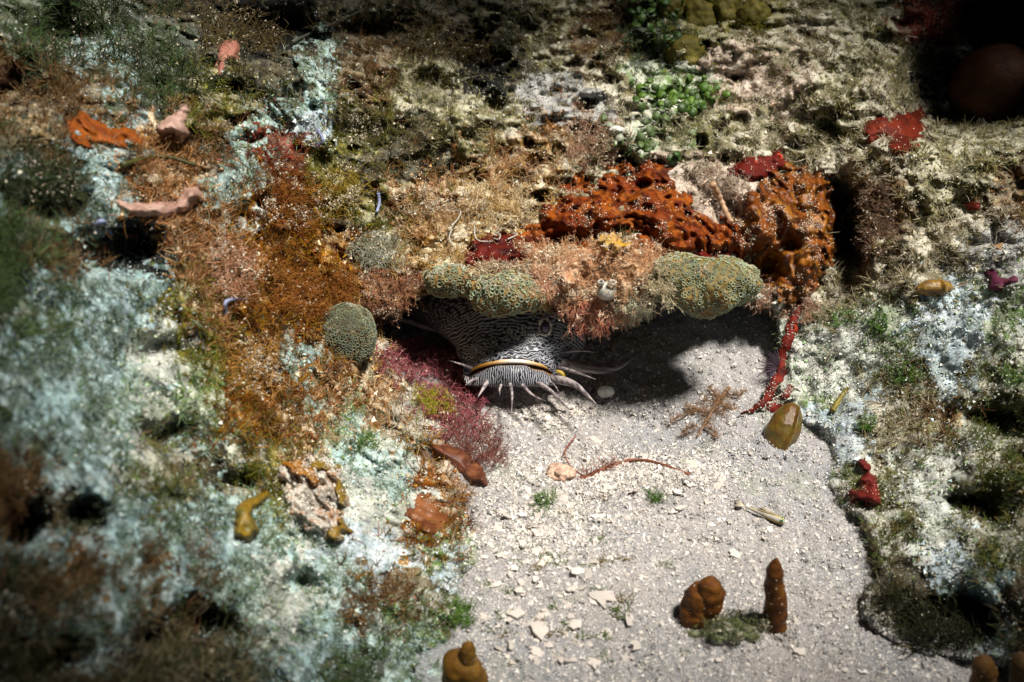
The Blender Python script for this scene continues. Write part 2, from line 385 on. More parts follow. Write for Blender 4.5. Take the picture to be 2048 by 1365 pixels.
REG = [
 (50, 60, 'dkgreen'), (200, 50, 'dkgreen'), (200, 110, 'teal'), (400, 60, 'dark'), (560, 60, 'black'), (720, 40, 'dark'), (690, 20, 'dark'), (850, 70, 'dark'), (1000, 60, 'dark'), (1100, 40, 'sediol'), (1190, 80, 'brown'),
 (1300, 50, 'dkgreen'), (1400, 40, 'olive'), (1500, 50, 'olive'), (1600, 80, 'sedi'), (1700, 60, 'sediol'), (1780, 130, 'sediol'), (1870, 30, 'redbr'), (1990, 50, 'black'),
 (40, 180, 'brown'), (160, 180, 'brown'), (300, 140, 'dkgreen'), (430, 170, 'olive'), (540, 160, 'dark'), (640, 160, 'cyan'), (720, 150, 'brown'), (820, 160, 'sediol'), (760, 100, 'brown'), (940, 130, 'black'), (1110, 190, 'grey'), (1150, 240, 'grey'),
 (1210, 170, 'sedi'), (1340, 190, 'greenw'), (1460, 130, 'pinksand'), (1560, 180, 'pinksand'), (1650, 170, 'sediol'), (1560, 240, 'sedi'), (1760, 200, 'sedi'), (1850, 100, 'sedi'), (1910, 170, 'black'),
 (30, 280, 'dark'), (110, 240, 'brown'), (200, 330, 'teal'), (420, 290, 'brown'), (470, 330, 'cyan'), (560, 220, 'cyan'), (620, 230, 'bluew'), (620, 200, 'cyan'), (560, 310, 'redbr'), (740, 240, 'olive'), (800, 260, 'dark'), (900, 240, 'sediol'), (860, 300, 'dark'), (1000, 280, 'sediol'),
 (1000, 330, 'tan'), (1100, 300, 'tan'), (1200, 300, 'brown'), (1280, 280, 'greenw'), (1400, 270, 'sediol'), (1500, 290, 'sedi'), (1650, 260, 'sediol'), (1680, 330, 'sedi'), (1380, 350, 'pinksand'), (1440, 380, 'pinksand'), (1950, 300, 'sediol'),
 (40, 350, 'teal'), (100, 390, 'dark'), (200, 420, 'teal'), (320, 330, 'tan'), (460, 400, 'cyan'), (480, 440, 'white'), (560, 400, 'rust'), (640, 370, 'olive'), (650, 430, 'rust'), (720, 400, 'dark'), (760, 440, 'olive'), (850, 400, 'tan'), (830, 330, 'dark'), (950, 400, 'cream'), (1000, 440, 'cream'), (1080, 350, 'cream'),
 (1200, 380, 'sedi'), (1170, 340, 'sedi'), (1760, 400, 'brown'), (1780, 480, 'brown'), (1850, 380, 'sediol'), (2000, 400, 'brown'), (1930, 470, 'sedi'), (1760, 340, 'sedi'),
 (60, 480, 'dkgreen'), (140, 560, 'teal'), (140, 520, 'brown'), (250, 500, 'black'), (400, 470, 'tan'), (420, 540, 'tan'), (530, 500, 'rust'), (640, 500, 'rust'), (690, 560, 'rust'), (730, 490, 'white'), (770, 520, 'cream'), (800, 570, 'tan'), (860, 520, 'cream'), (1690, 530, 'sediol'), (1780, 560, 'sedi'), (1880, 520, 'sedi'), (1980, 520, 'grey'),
 (60, 620, 'dkgreen'), (200, 640, 'teal'), (260, 590, 'teal'), (340, 640, 'olive'), (430, 600, 'tan'), (500, 620, 'rust'), (600, 620, 'rust'), (560, 680, 'brown'), (660, 700, 'rust'), (1640, 620, 'sedi'), (1640, 700, 'white'), (1760, 640, 'greenw'), (1850, 640, 'bluew'), (1920, 690, 'bluew'), (2010, 620, 'greenw'), (1720, 700, 'white'), (2000, 700, 'white'),
 (1650, 900, 'bluew'), (1680, 880, 'bluew'), (1670, 945, 'white'), (1640, 850, 'bluew'), (1600, 690, 'white'), (1620, 740, 'white'), (1690, 760, 'white'), (1690, 680, 'white'), (1900, 640, 'bluew'), (60, 740, 'teal'), (200, 720, 'teal'), (320, 700, 'white'), (420, 730, 'olive'), (520, 730, 'tan'), (600, 760, 'cyan'), (680, 760, 'tan'), (740, 740, 'cream'), (1630, 770, 'greenw'), (1720, 780, 'bluew'), (1820, 760, 'mossy'), (1880, 740, 'bluew'), (1960, 780, 'mossy'), (2040, 760, 'mossy'),
 (60, 850, 'teal'), (130, 900, 'teal'), (250, 800, 'cyan'), (290, 850, 'white'), (400, 800, 'greenw'), (380, 860, 'cyan'), (500, 830, 'rust'), (560, 780, 'rust'), (480, 880, 'greenw'), (600, 860, 'tan'), (680, 830, 'greenw'), (730, 880, 'cyan'), (760, 800, 'tan'), (800, 830, 'sedi'), (820, 890, 'white'), (1700, 850, 'bluew'), (1800, 860, 'sedi'), (1860, 820, 'brown'), (1950, 870, 'mossy'),
 (30, 1000, 'brown'), (100, 1040, 'dark'), (200, 960, 'teal'), (330, 930, 'mossy'), (420, 930, 'dark'), (500, 900, 'mossy'), (560, 950, 'olive'), (640, 980, 'white'), (760, 950, 'cyan'), (730, 1000, 'white'), (860, 930, 'rust'), (830, 1000, 'white'), (860, 1040, 'rust'), (900, 980, 'tan'), (1740, 930, 'mossy'), (1850, 940, 'white'), (1980, 930, 'mossy'),
 (70, 1100, 'teal'), (200, 1080, 'teal'), (360, 1020, 'cyan'), (340, 1100, 'cyan'), (280, 1020, 'teal'), (450, 1010, 'cyan'), (520, 1040, 'cyan'), (450, 1080, 'teal'), (560, 1090, 'cyan'), (560, 1150, 'white'), (700, 1090, 'bluew'), (750, 1120, 'bluew'), (880, 1080, 'greenw'), (900, 1150, 'bluew'), (640, 1050, 'white'), (1760, 1040, 'mossy'), (1850, 1050, 'white'), (1900, 1120, 'bluew'), (2000, 1050, 'mossy'),
 (60, 1200, 'dark'), (130, 1150, 'brown'), (240, 1190, 'teal'), (340, 1180, 'brown'), (400, 1220, 'dark'), (370, 1130, 'teal'), (480, 1200, 'cyan'), (560, 1230, 'white'), (660, 1190, 'cyan'), (730, 1210, 'brown'), (800, 1180, 'brown'), (830, 1240, 'greenw'), (760, 1270, 'cyan'), (900, 1220, 'mossy'), (1780, 1180, 'dark'), (1850, 1180, 'dark'), (1950, 1170, 'teal'), (2030, 1230, 'dark'), (1990, 1300, 'teal'),
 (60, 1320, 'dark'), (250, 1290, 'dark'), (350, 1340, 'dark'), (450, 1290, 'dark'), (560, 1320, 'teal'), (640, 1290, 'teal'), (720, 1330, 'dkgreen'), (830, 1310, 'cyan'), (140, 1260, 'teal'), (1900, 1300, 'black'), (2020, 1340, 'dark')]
rx_ = np.array([r[0] for r in REG], float); ry_ = np.array([r[1] for r in REG], float); ri_ = np.array([PN.index(r[2]) for r in REG])
def region(px, py, jit=28.0):
    px = px + jit * 1.3 * n2(px, py, 70, 71) + jit * n2(px, py, 26, 72) + jit * .6 * n2(px, py, 11, 75)
    py = py + jit * 1.3 * n2(px, py, 70, 73) + jit * n2(px, py, 26, 74) + jit * .6 * n2(px, py, 11, 76)
    best = np.full(px.shape, 1e12); idx = np.zeros(px.shape, int)
    for a, b, k in zip(rx_, ry_, ri_):
        d = (px - a) ** 2 + (py - b) ** 2
        m = d < best; best = np.where(m, d, best); idx = np.where(m, k, idx)
    return idx
RS = 5.0
ru = np.arange(U0, U1, RS); rv = np.arange(V0, V1, RS)
RX, RY = np.meshgrid(ru, rv)
REGMAP = region(np.clip(RX, -40, 2090), np.clip(RY, -40, 1400))
def reg_at(px, py):
    i = np.clip(((px - U0) / RS).astype(int), 0, len(ru) - 1); j = np.clip(((py - V0) / RS).astype(int), 0, len(rv) - 1)
    return REGMAP[j, i]
def pal_col(idx, which, rnd):
    out = np.zeros(idx.shape + (3,))
    for k, nme in enumerate(PN):
        L_ = PAL[nme][which]; m = idx == k
        if m.any():
            A_ = np.array(L_); lum = A_.mean(1, keepdims=True); A_ = np.clip(lum + (A_ - lum) * (1.3 if nme in ('rust', 'tan', 'cream', 'redbr', 'olive') else 1.05), .004, .9) * (1.35 if which == 3 else 1.0); out[m] = A_[np.minimum((rnd[m] * len(L_)).astype(int), len(L_) - 1)]
    return out
ridx = reg_at(PX, PY)
rnd = np.clip(.5 + .42 * fbm(RP, .011, 3, 81) + .25 * noise(RP, .003, 82), 0, .999)
light = np.array([n in ('white', 'bluew', 'sedi', 'cyan', 'pinksand', 'grey', 'teal', 'greenw') for n in PN])[ridx]
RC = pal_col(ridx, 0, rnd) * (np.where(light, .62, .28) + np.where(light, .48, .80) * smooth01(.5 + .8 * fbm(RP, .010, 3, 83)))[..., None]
# sediment that settles on ledges
dust = smooth01((RN[..., 2] - .45) / .3) * smooth01(.5 + 1.1 * fbm(RP, .012, 3, 91))
gcol = pal_col(ridx, 1, np.zeros(ridx.shape))
gden = np.array([PAL[n][2] for n in PN])[ridx]
dust = (dust * .65 * gden)[..., None]
RC = RC * (1 - dust) + gcol * dust
silt = (smooth01((sdw + 48) / 60) * (PY > 680) * smooth01(.75 + .6 * fbm(RP, .012, 3, 93)))[..., None]
RC = RC * (1 - .9 * silt) + c(.40, .38, .37) * .9 * silt
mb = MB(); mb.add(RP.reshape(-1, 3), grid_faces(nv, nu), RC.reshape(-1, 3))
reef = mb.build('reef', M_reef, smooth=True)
tag(reef, kind='structure')

# ------------------------------------------------------------------ sand floor: a true height field
def sand_z(x, y, det=True):
    P = np.stack([x, y, np.zeros_like(x)], -1)
    z = .005 * noise(P, .12, 101) + .0055 * noise(P, .05, 102) + .0016 * noise(P, .02, 106)
    z = z - .010 * np.exp(-((x - .055) ** 2 / .05 ** 2 + (y + .09) ** 2 / .05 ** 2))        # hollow dug by the fish
    z = z + .004 * np.exp(-((y + .155 - .15 * (x - .05) ** 2) ** 2 / .014 ** 2) - (x - .07) ** 2 / .09 ** 2)  # rim of the hollow
    z = z + .05 * smooth01((y - .0) / .16)
    if det:
        z = z + .0014 * noise(P, .011, 103) + .0013 * noise(P, .005, 104) + .0009 * noise(P, .0026, 105)
    return z
sx = np.arange(-.62, .62, .0016); sy = np.arange(-.62, .34, .0016)
SX, SY = np.meshgrid(sx, sy)
SZ = sand_z(SX, SY)
SPt = np.stack([SX, SY, SZ], -1)
t1 = np.clip(.5 + .5 * fbm(SPt, .05, 3, 111), 0, 1)[..., None]
SC = c(.43, .40, .39) * (1 - t1) + c(.35, .355, .375) * t1
g1 = smooth01((noise(SPt, .004, 113) - .25) / .4)[..., None] * .35
SC = SC * (1 - g1) + c(.26, .26, .27) * g1
g2 = smooth01((fbm(SPt, .03, 3, 115) - .45) / .3)[..., None] * .35
SC = SC * (1 - g2) + c(.33, .36, .25) * g2
mb = MB(); mb.add(SPt.reshape(-1, 3), grid_faces(len(sy), len(sx)), SC.reshape(-1, 3))
sand = mb.build('sand', M_sand); tag(sand, kind='structure')

BV_R = BVHTree.FromPolygons([Vector(v) for v in RP.reshape(-1, 3)[:]], [tuple(f) for f in grid_faces(nv, nu).tolist()], epsilon=0)
def on_sand(px, py, det=True):
    D = sand_D(px, py); P = at(px, py, D)
    for _ in range(4):
        z = sand_z(P[..., 0], P[..., 1], det)
        r = rays(px, py); D = (CAM[2] - z) / -r[..., 2]; P = at(px, py, D)
    return P
def reef_D(px, py):
    px = np.asarray(px, float); py = np.asarray(py, float)
    return bil(Dg, px, py, us[0], vs_[0], ST)
def hit(px, py):
    """nearest surface (reef or sand) seen at a pixel"""
    px = np.asarray(px, float); py = np.asarray(py, float)
    R = at(px, py, reef_D(px, py)); S = on_sand(px, py)
    dr = (R - CAM) @ FWD; ds = (S - CAM) @ FWD
    return np.where((dr < ds)[..., None], R, S)
def mpp(D): return D / FPX       # metres per photograph pixel at depth D

# ------------------------------------------------------------------ added unseen ring overhead: darkens the edges, leaves one pool of sun
def add_shade_ring():
    ctr = np.array([.0, -.075, .03]) + SUN / SUN[2] * 1.15
    n = 160; rings = []
    an = np.arange(n) / n * 2 * np.pi
    prof = [(1.0, 0), (.99, .10), (1.12, .20), (1.8, .26), (3.2, .30), (4.4, .22), (5.0, -.05), (5.3, -.5), (5.1, -.5), (4.5, -.16), (3.0, -.06), (1.7, -.05), (1.1, -.03)]
    for (k, dz) in prof:
        P = np.stack([np.cos(an) * .49 * k, np.sin(an) * .30 * k, np.full(n, dz)], -1) + ctr
        P[:, :2] += (P[:, :2] - ctr[:2]) * (.14 * fbm(P, .25, 3, 201))[:, None]
        P[:, 2] += .04 * fbm(P, .2, 3, 202)
        rings.append(P)
    rings.append(rings[0])
    V = np.concatenate(rings[:-1]); m = len(prof); i = np.arange(n); F = []
    for k in range(m):
        k2 = (k + 1) % m
        F.append(np.stack([k * n + i, k * n + (i + 1) % n, k2 * n + (i + 1) % n, k2 * n + i], -1))
    b = MB(); b.add(V, np.concatenate(F), c(.2, .17, .1))
    tag(b.build('shade_ring', M_reef), kind='structure')
add_shade_ring()

# ------------------------------------------------------------------ builders for growths
SPONGES = []          # polygons that keep turf off
def patch(name, poly, thick, label, cat, colours, mat=None, lump=.004, lscale=.014, step=3.0, edge=18, rag=8, group=None, keep=True, blurn=4, specks=0, scols=None, parent=None, lift=0., cnoise=.012):
    """an encrusting growth: lumpy cushion with its rim sunk in the rock"""
    p = np.array(poly, float); x0, y0 = p.min(0) - 14; x1, y1 = p.max(0) + 14
    xs = np.arange(x0, x1, step); ys = np.arange(y0, y1, step)
    X, Y = np.meshgrid(xs, ys)
    s = seg_dist(X, Y, poly)
    H = hit(X, Y); D = (H - CAM) @ FWD
    D = np.minimum(blur(D, blurn, 2), D + .006)
    P = at(X, Y, D)
    s = s + rag * fbm(P, .012, 3, 301) + .8 * rag * noise(P, .0045, 302)
    h = np.sqrt(np.clip(s / edge, 0, 1)) * thick
    h = h * (1 + 0) + np.clip(s / edge, 0, 1) * lump * (fbm(P, lscale, 3, 311) + .6 * (1 - 2 * np.abs(noise(P, lscale * .8, 312))))
    h = np.where(s < 0, np.maximum(s, -12) * .0006, h) + lift * np.clip(s / edge, 0, 1)
    P = at(X, Y, D - h)
    cc = np.array(colours); t = np.clip(.5 + .55 * fbm(P, cnoise, 3, 321), 0, .999) * (len(cc) - 1)
    i = np.clip(t.astype(int), 0, max(len(cc) - 2, 0)); f = (t - i)[..., None]
    C_ = cc[i] * (1 - f) + cc[np.minimum(i + 1, len(cc) - 1)] * f
    cell = (s[:-1, :-1] > -9) | (s[1:, 1:] > -9)
    b = MB(); b.add(P.reshape(-1, 3), grid_faces(len(ys), len(xs), cell), C_.reshape(-1, 3))
    used = np.zeros(len(ys) * len(xs), bool); used[b.F[0].ravel()] = True
    remap = np.cumsum(used) - 1
    b.V[0] = b.V[0][used]; b.C[0] = b.C[0][used]; b.F[0] = remap[b.F[0]]; b.n = len(b.V[0])
    org = P[s > 0].mean(0) if (s > 0).any() else P.mean((0, 1))
    o = b.build(name, mat or M_sponge, parent, origin=org)
    tag(o, label, cat, group)
    if keep: SPONGES.append((poly, 'orange_sponge' in name and len(poly) > 11))
    if specks:
        gu_, gv_ = np.gradient(P, axis=1), np.gradient(P, axis=0)
        Nn = np.cross(gu_, gv_); Nn /= np.linalg.norm(Nn, axis=-1)[..., None]; Nn *= np.sign((Nn * (CAM - P)).sum(-1))[..., None]
        m = (s > 4); q = np.argwhere(m)
        wt = smooth01(.18 + 1.2 * fbm(P[m], .014, 3, 331)) * smooth01((Nn[m][:, 2] + .1) / .6) + .02
        k = RNG.choice(len(q), specks, p=wt / wt.sum())
        GR.append((P[m][k] + RNG.normal(0, .0007, (specks, 3)) + Nn[m][k] * .0004, RNG.uniform(.00018, .00045, specks), np.array(scols or [c(.75, .68, .55), c(.6, .48, .32)])[RNG.integers(0, len(scols) if scols else 2, specks)]))
    return o
GR = []                # sediment grains: (pos, size, colour)

def lump(name, px, py, D, rx, ry, rz, label, cat, colours, mat=None, amp=.12, nscale=None, sub=5, group=None, rot=0, parent=None, seed=0, shape=None, cnoise=None):
    """noisy ellipsoid with axes across, up and towards the camera; radii in pixels (rz in metres)"""
    V, F = ico(sub); k = mpp(D)
    ctr = at(px, py, D)
    ca, sa = math.cos(rot), math.sin(rot)
    ax = RIGHT * ca + UP * sa; ay = -RIGHT * sa + UP * ca
    L_ = np.stack([V[:, 0] * rx * k, V[:, 1] * ry * k, V[:, 2] * rz], -1)
    if shape is not None: L_ = shape(V, L_)
    P = ctr + np.outer(L_[:, 0], ax) + np.outer(L_[:, 1], ay) + np.outer(L_[:, 2], -FWD)
    r = min(rx, ry) * k
    P = ctr + (P - ctr) * (1 + amp * fbm(P, nscale or r * .9, 3, 401 + seed))[:, None]
    cc = np.array(colours); t = np.clip(.5 + .5 * fbm(P, cnoise or r * .6, 3, 421 + seed), 0, .999) * (len(cc) - 1)
    i = np.clip(t.astype(int), 0, max(len(cc) - 2, 0)); f = (t - i)[..., None]
    C_ = cc[i] * (1 - f) + cc[np.minimum(i + 1, len(cc) - 1)] * f
    b = MB(); b.add(P, F, C_)
    o = b.build(name, mat or M_sponge, parent, origin=ctr)
    tag(o, label, cat, group)
    return o, P, F

def poly_normals(P, F):
    n = np.cross(P[F[:, 1]] - P[F[:, 0]], P[F[:, 2]] - P[F[:, 0]])
    N = np.zeros_like(P)
    for k in range(3): np.add.at(N, F[:, k], n)
    return N / (np.linalg.norm(N, axis=1)[:, None] + 1e-15)

def polyps(P, F, spacing, rad, parent, ring_cols, centre, name='polyps'):
    N = poly_normals(P, F)
    m = (N * (CAM - P)).sum(1) > -.02 * 0
    # evenly packed heads: a golden-angle lattice laid on the lump
    r0 = P - P.mean(0); tri = P[F]; area = np.linalg.norm(np.cross(tri[:, 1] - tri[:, 0], tri[:, 2] - tri[:, 0]), axis=1).sum() / 2
    nf = int(area / (spacing ** 2 * .88)); kf = np.arange(nf) + .5
    ph_ = np.arccos(1 - 2 * kf / nf); ga = np.pi * (1 + 5 ** .5) * kf
    Dv = np.stack([np.cos(ga) * np.sin(ph_), np.sin(ga) * np.sin(ph_), np.cos(ph_)], -1)
    Uv = ico(6)[0]; pick = np.unique(np.array([int(np.argmax(Uv @ d)) for d in Dv + RNG.normal(0, .02, Dv.shape)]))
    pick = pick[m[pick]]; pts = P[pick]; nrm = N[pick]
    b = MB(); K_ = 11
    for p, n in zip(pts, nrm):
        a = np.cross(n, [.3, .5, .81]); a /= np.linalg.norm(a); bb = np.cross(n, a)
        r = rad * random.uniform(.75, 1.15); op = random.uniform(.6, 1)
        ph = random.uniform(0, 6)
        an = np.arange(K_) / K_ * 2 * np.pi + ph
        col = ring_cols[random.randrange(len(ring_cols))] * random.uniform(.75, 1.2)
        d = np.outer(np.cos(an), a) + np.outer(np.sin(an), bb); tg = np.outer(-np.sin(an), a) + np.outer(np.cos(an), bb)
        i0 = d * r * .50 * op + n * r * .25; i1 = d * r * op + n * r * .42
        hw = tg * r * .16
        V = np.concatenate([i0 - hw, i0 + hw, i1 + hw * .9, i1 - hw * .9, d * r * .75 * op + n * r * .62])
        j = np.arange(K_)
        Fq = np.stack([j, j + K_, j + 4 * K_], -1); F2 = np.stack([j + K_, j + 2 * K_, j + 4 * K_], -1)
        F3 = np.stack([j + 2 * K_, j + 3 * K_, j + 4 * K_], -1); F4 = np.stack([j + 3 * K_, j, j + 4 * K_], -1)
        b.add(V, np.concatenate([Fq, F2, F3, F4]), np.broadcast_to(col, (5 * K_, 3)))
        # dark mouth disc
        V = np.concatenate([[p - p + n * r * .22], d * r * .46 * op + n * r * .2]); F_ = np.stack([np.zeros(K_, int), 1 + j, 1 + (j + 1) % K_], -1)
        b.add(V, F_, centre)
        b.V[-2] = b.V[-2] + p; b.V[-1] = b.V[-1] + p
    o = b.build(name, M_polyp, parent, smooth=False, origin=np.array(parent.location))
    o['kind'] = 'stuff'
    return o

def strands(mb, roots, dirs, length, width, cols, seg=4, curl=.6, grav=0., taper=.6, tipcol=None):
    """many thin bent 3-sided filaments, vectorised"""
    n = len(roots); d = dirs / (np.linalg.norm(dirs, axis=1)[:, None] + 1e-12)
    L_ = np.broadcast_to(length, (n,)); Wd = np.broadcast_to(width, (n,))
    pts = [roots]; cur = d.copy()
    bend = RNG.normal(0, 1, (n, 3))
    for k in range(seg):
        cur = cur + (bend * curl + RNG.normal(0, .5, (n, 3)) * curl) / seg; cur[:, 2] -= grav / seg
        cur /= np.linalg.norm(cur, axis=1)[:, None]
        pts.append(pts[-1] + cur * (L_ / seg)[:, None])
    side = np.cross(d, RNG.normal(0, 1, (n, 3))); side /= np.linalg.norm(side, axis=1)[:, None] + 1e-12
    s2 = np.cross(d, side)
    V = []; C_ = []
    for k, p in enumerate(pts):
        w_ = (Wd * (1 - taper * k / seg) * .5)[:, None]
        for a in range(3):
            V.append(p + w_ * (side * math.cos(a * 2.094) + s2 * math.sin(a * 2.094)))
            C_.append(cols if tipcol is None else cols * (1 - k / seg) + tipcol * (k / seg))
    V = np.stack(V, 1); C_ = np.stack(C_, 1)
    m = (seg + 1) * 3; F = []
    for k in range(seg):
        for a in range(3):
            b = (a + 1) % 3
            F.append([k * 3 + a, k * 3 + b, k * 3 + 3 + b, k * 3 + 3 + a])
    F = np.array(F)
    FF = (np.arange(n) * m)[:, None, None] + F[None]
    mb.add(V.reshape(-1, 3), FF.reshape(-1, 4), C_.reshape(-1, 3))
    return np.stack(pts, 1)
def branching(mb, roots, dirs, length, width, col_a, col_b, levels=2, per=3, spread=.8, **kw):
    t = RNG.random((len(roots), 1)); cols = col_a * (1 - t) + col_b * t
    pts = strands(mb, roots, dirs, length, width, cols, **kw)
    for lv in range(levels):
        R = []; Dr = []; Cc = []
        for k in range(per):
            i = RNG.integers(1, pts.shape[1], len(pts))
            j = np.arange(len(pts))
            R.append(pts[j, i]); dd = pts[j, i] - pts[j, i - 1]; dd /= np.linalg.norm(dd, axis=1)[:, None] + 1e-12
            Dr.append(dd + RNG.normal(0, spread, (len(pts), 3))); Cc.append(cols)
        roots = np.concatenate(R); dirs = np.concatenate(Dr); cols = np.concatenate(Cc)
        length = float(np.mean(length)) * .6; width = width * .8
        if len(roots) > 30000: break
        pts = strands(mb, roots, dirs, length * RNG.uniform(.6, 1.2, len(roots)), width, cols, **kw)
def grains(mb, pos, size, cols):
    n = len(pos)
    T = np.array([[1, 1, 1], [1, -1, -1], [-1, 1, -1], [-1, -1, 1]]) * .8
    A_ = RNG.normal(0, 1, (n, 3, 3)); q, _ = np.linalg.qr(A_)
    V = np.einsum('ij,njk->nik', T, q) * (RNG.uniform(.5, 1.3, (n, 4, 1))) * size[:, None, None] + pos[:, None]
    F = np.array([[0, 1, 2], [0, 3, 1], [0, 2, 3], [1, 3, 2]])
    mb.add(V.reshape(-1, 3), ((np.arange(n) * 4)[:, None, None] + F).reshape(-1, 3), np.repeat(cols, 4, 0))
def leaf_disc(mb, p, n, r, col, up=None, cup=.25, seg=9, thick=.0006):
    """a small rounded leaf with thickness; fan shaped"""
    n = n / np.linalg.norm(n); a = np.cross(n, RNG.normal(0, 1, 3)) if up is None else up - n * np.dot(up, n)
    a /= np.linalg.norm(a) + 1e-12; b = np.cross(n, a)
    an = np.arange(seg) / seg * 2 * np.pi; rr = r * (1 + .12 * RNG.normal(0, 1, seg)) * (1 + .15 * np.cos(an))
    rim = p + np.outer(np.cos(an) * rr, a) + np.outer(np.sin(an) * rr, b) + n * cup * r * .5
    V = np.concatenate([rim + n * thick * .5, rim - n * thick * .5, [p + n * thick], [p - n * thick]])
    i = np.arange(seg); j = (i + 1) % seg
    F = np.concatenate([np.stack([i, j, np.full(seg, 2 * seg)], -1), np.stack([j + seg, i + seg, np.full(seg, 2 * seg + 1)], -1),
                        np.stack([j, i, i + seg], -1), np.stack([j, i + seg, j + seg], -1)])
    mb.add(V, F, col)

# ------------------------------------------------------------------ the toadfish
def build_fish():
    FO = -.006; M = at(1022, 737, .735 + FO)
    root = thing('toadfish', (M[0], M[1], 0.0), 'striped toadfish with wide down-turned mouth and fleshy whiskers peering out from under the ledge', 'fish')
    # x shift, y of upper half, y of lower half, half width, upper height, lower height, arch, corner set-back
    R_ = np.array([
        (0, .011, .010, .0215, .0010, -.0010, 0.0118, .006),
        (0, .006, .004, .0255, .0014, -.0016, 0.0138, .009),
        (0, .0025, -.0025, .0285, .0030, -.0040, 0.0153, .011),
        (0, .0015, -.0065, .0300, .0050, -.0028, 0.0158, .012),
        (0, .0030, -.0092, .0312, .0074, .0016, 0.0153, .012),
        (0, .0075, -.0090, .0318, .0088, .0070, 0.0143, .011),
        (0, .0120, -.0040, .0325, .0088, .0125, .0100, .009),
        (.002, .0190, .0080, .0360, .0125, .0165, .0080, .006),
        (.005, .0280, .0250, .0420, .0185, .0190, .006, .003),
        (.006, .0380, .0380, .0460, .0240, .0205, .004, 0),
        (-.004, .0500, .0500, .0460, .0270, .0205, .003, 0),
        (-.020, .0620, .0620, .0430, .0290, .0205, .002, 0),
        (-.038, .0720, .0720, .0440, .0300, .0205, .001, 0),
        (-.060, .0800, .0800, .0400, .0280, .0200, 0, 0),
        (-.085, .0900, .0900, .0320, .0240, .0180, 0, 0),
        (-.110, .1000, .1000, .0200, .0180, .0150, 0, 0),
        (-.130, .1050, .1050, .0060, .0080, .0080, 0, 0)])
    n0 = len(R_); nt, nth = 230, 480
    tq = np.linspace(0, 1, nt) ** 1.25 * (n0 - 1)
    i = np.clip(tq.astype(int), 0, n0 - 2); f = (tq - i)[:, None]
    Q = np.concatenate([R_[:1] * 2 - R_[1:2], R_, R_[-1:] * 2 - R_[-2:-1]])
    p0, p1, p2, p3 = Q[i], Q[i + 1], Q[i + 2], Q[i + 3]
    rr = .5 * (2 * p1 + (p2 - p0) * f + (2 * p0 - 5 * p1 + 4 * p2 - p3) * f ** 2 + (3 * p1 - p0 - 3 * p2 + p3) * f ** 3)
    th = np.arange(nth + 1) / nth * 2 * np.pi
    ct, st_ = np.cos(th), np.sin(th)
    wU = smooth01(st_ * 2.5 * .5 + .5)[None]
    e = np.sign(ct) * np.abs(ct) ** np.where(st_ > 0, .9, 1.12)
    X = rr[:, 0:1] + rr[:, 3:4] * e
    Y = rr[:, 1:2] * wU + rr[:, 2:3] * (1 - wU) + rr[:, 7:8] * (ct ** 2)[None]
    Z = np.where(st_ > 0, rr[:, 4:5] * st_, rr[:, 5:6] * st_) - rr[:, 6:7] * (ct ** 2)[None]
    P = np.stack([X, Y, Z], -1)
    # brows, cheeks, small bumps
    for (bx, by, bz, r, h) in ((.024, .036, .022, .008, .0035), (-.022, .036, .022, .008, .0035), (.034, .02, .0, .012, .002), (-.034, .02, .0, .012, .002)):
        d = np.exp(-(((P - np.array([bx, by, bz])) / r) ** 2).sum(-1))
        P = P + d[..., None] * h * np.array([bx * 8, -.2, 1.0])
    P = P + .0007 * fbm(P, .009, 2, 501)[..., None] * np.array([1, 1, 1])
    P = P + M
    q = (P[..., 2] * UP[2] + P[..., 1] * UP[1])
    x = P[..., 0] - M[0]
    tcol = tq[:, None] * np.ones((1, nth + 1))
    wrp = .0016 * noise(P, .010, 511) + .0010 * noise(P, .0042, 512)
    up_ph = np.sin(2 * np.pi * (q + wrp + .15 * x ** 2 / .02) / .0024)
    maze = np.sin(2 * np.pi * (q + .0016 * noise(P, .0021, 513) + .0010 * noise(P, .0045, 514)) / .0019)
    nearlip = smooth01((8.0 - tcol) / 1.6) * (st_ > 0)[None]
    pat = up_ph * (1 - nearlip) + maze * nearlip
    ang = np.unwrap(th)[None] * np.ones((nt, 1))
    lowp = np.sin(2 * np.pi * (x * (1 + 4 * np.abs(x)) + .0007 * noise(P, .0035, 515) + .0004 * noise(P, .0016, 516)) / .0016)
    isl = (smooth01((-st_ + .12) / .24))[None] * smooth01((7.6 - tcol) / 1)
    pat = pat * (1 - isl) + lowp * isl
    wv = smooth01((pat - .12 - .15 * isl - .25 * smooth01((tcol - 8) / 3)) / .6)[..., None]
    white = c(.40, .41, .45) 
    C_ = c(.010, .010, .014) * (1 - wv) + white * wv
    painted_shade = smooth01((tcol - 9) / 2.5)[..., None]  # cave shade over the rear body, painted into the skin colour
    C_ = C_ * (1 - .85 * painted_shade) + .0 * painted_shade
    inner = smooth01((2.1 - tcol) / .9)[..., None]
    ora = c(.38, .17, .02) * (1 - np.exp(-(x / .009) ** 2))[..., None] + c(.5, .45, .38) * np.exp(-(x / .009) ** 2)[..., None]
    C_ = C_ * (1 - inner) + ora * inner
    chin = (smooth01((tcol - 6.1) / .5) * smooth01((-st_ - .25) / .3)[None])[..., None]
    C_ = C_ * (1 - chin) + c(.42, .34, .31) * chin
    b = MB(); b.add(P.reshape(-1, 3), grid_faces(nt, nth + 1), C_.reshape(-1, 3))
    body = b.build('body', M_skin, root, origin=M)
    bv = BVHTree.FromPolygons([Vector(v) for v in P.reshape(-1, 3)], [tuple(f) for f in grid_faces(nt, nth + 1).tolist()])
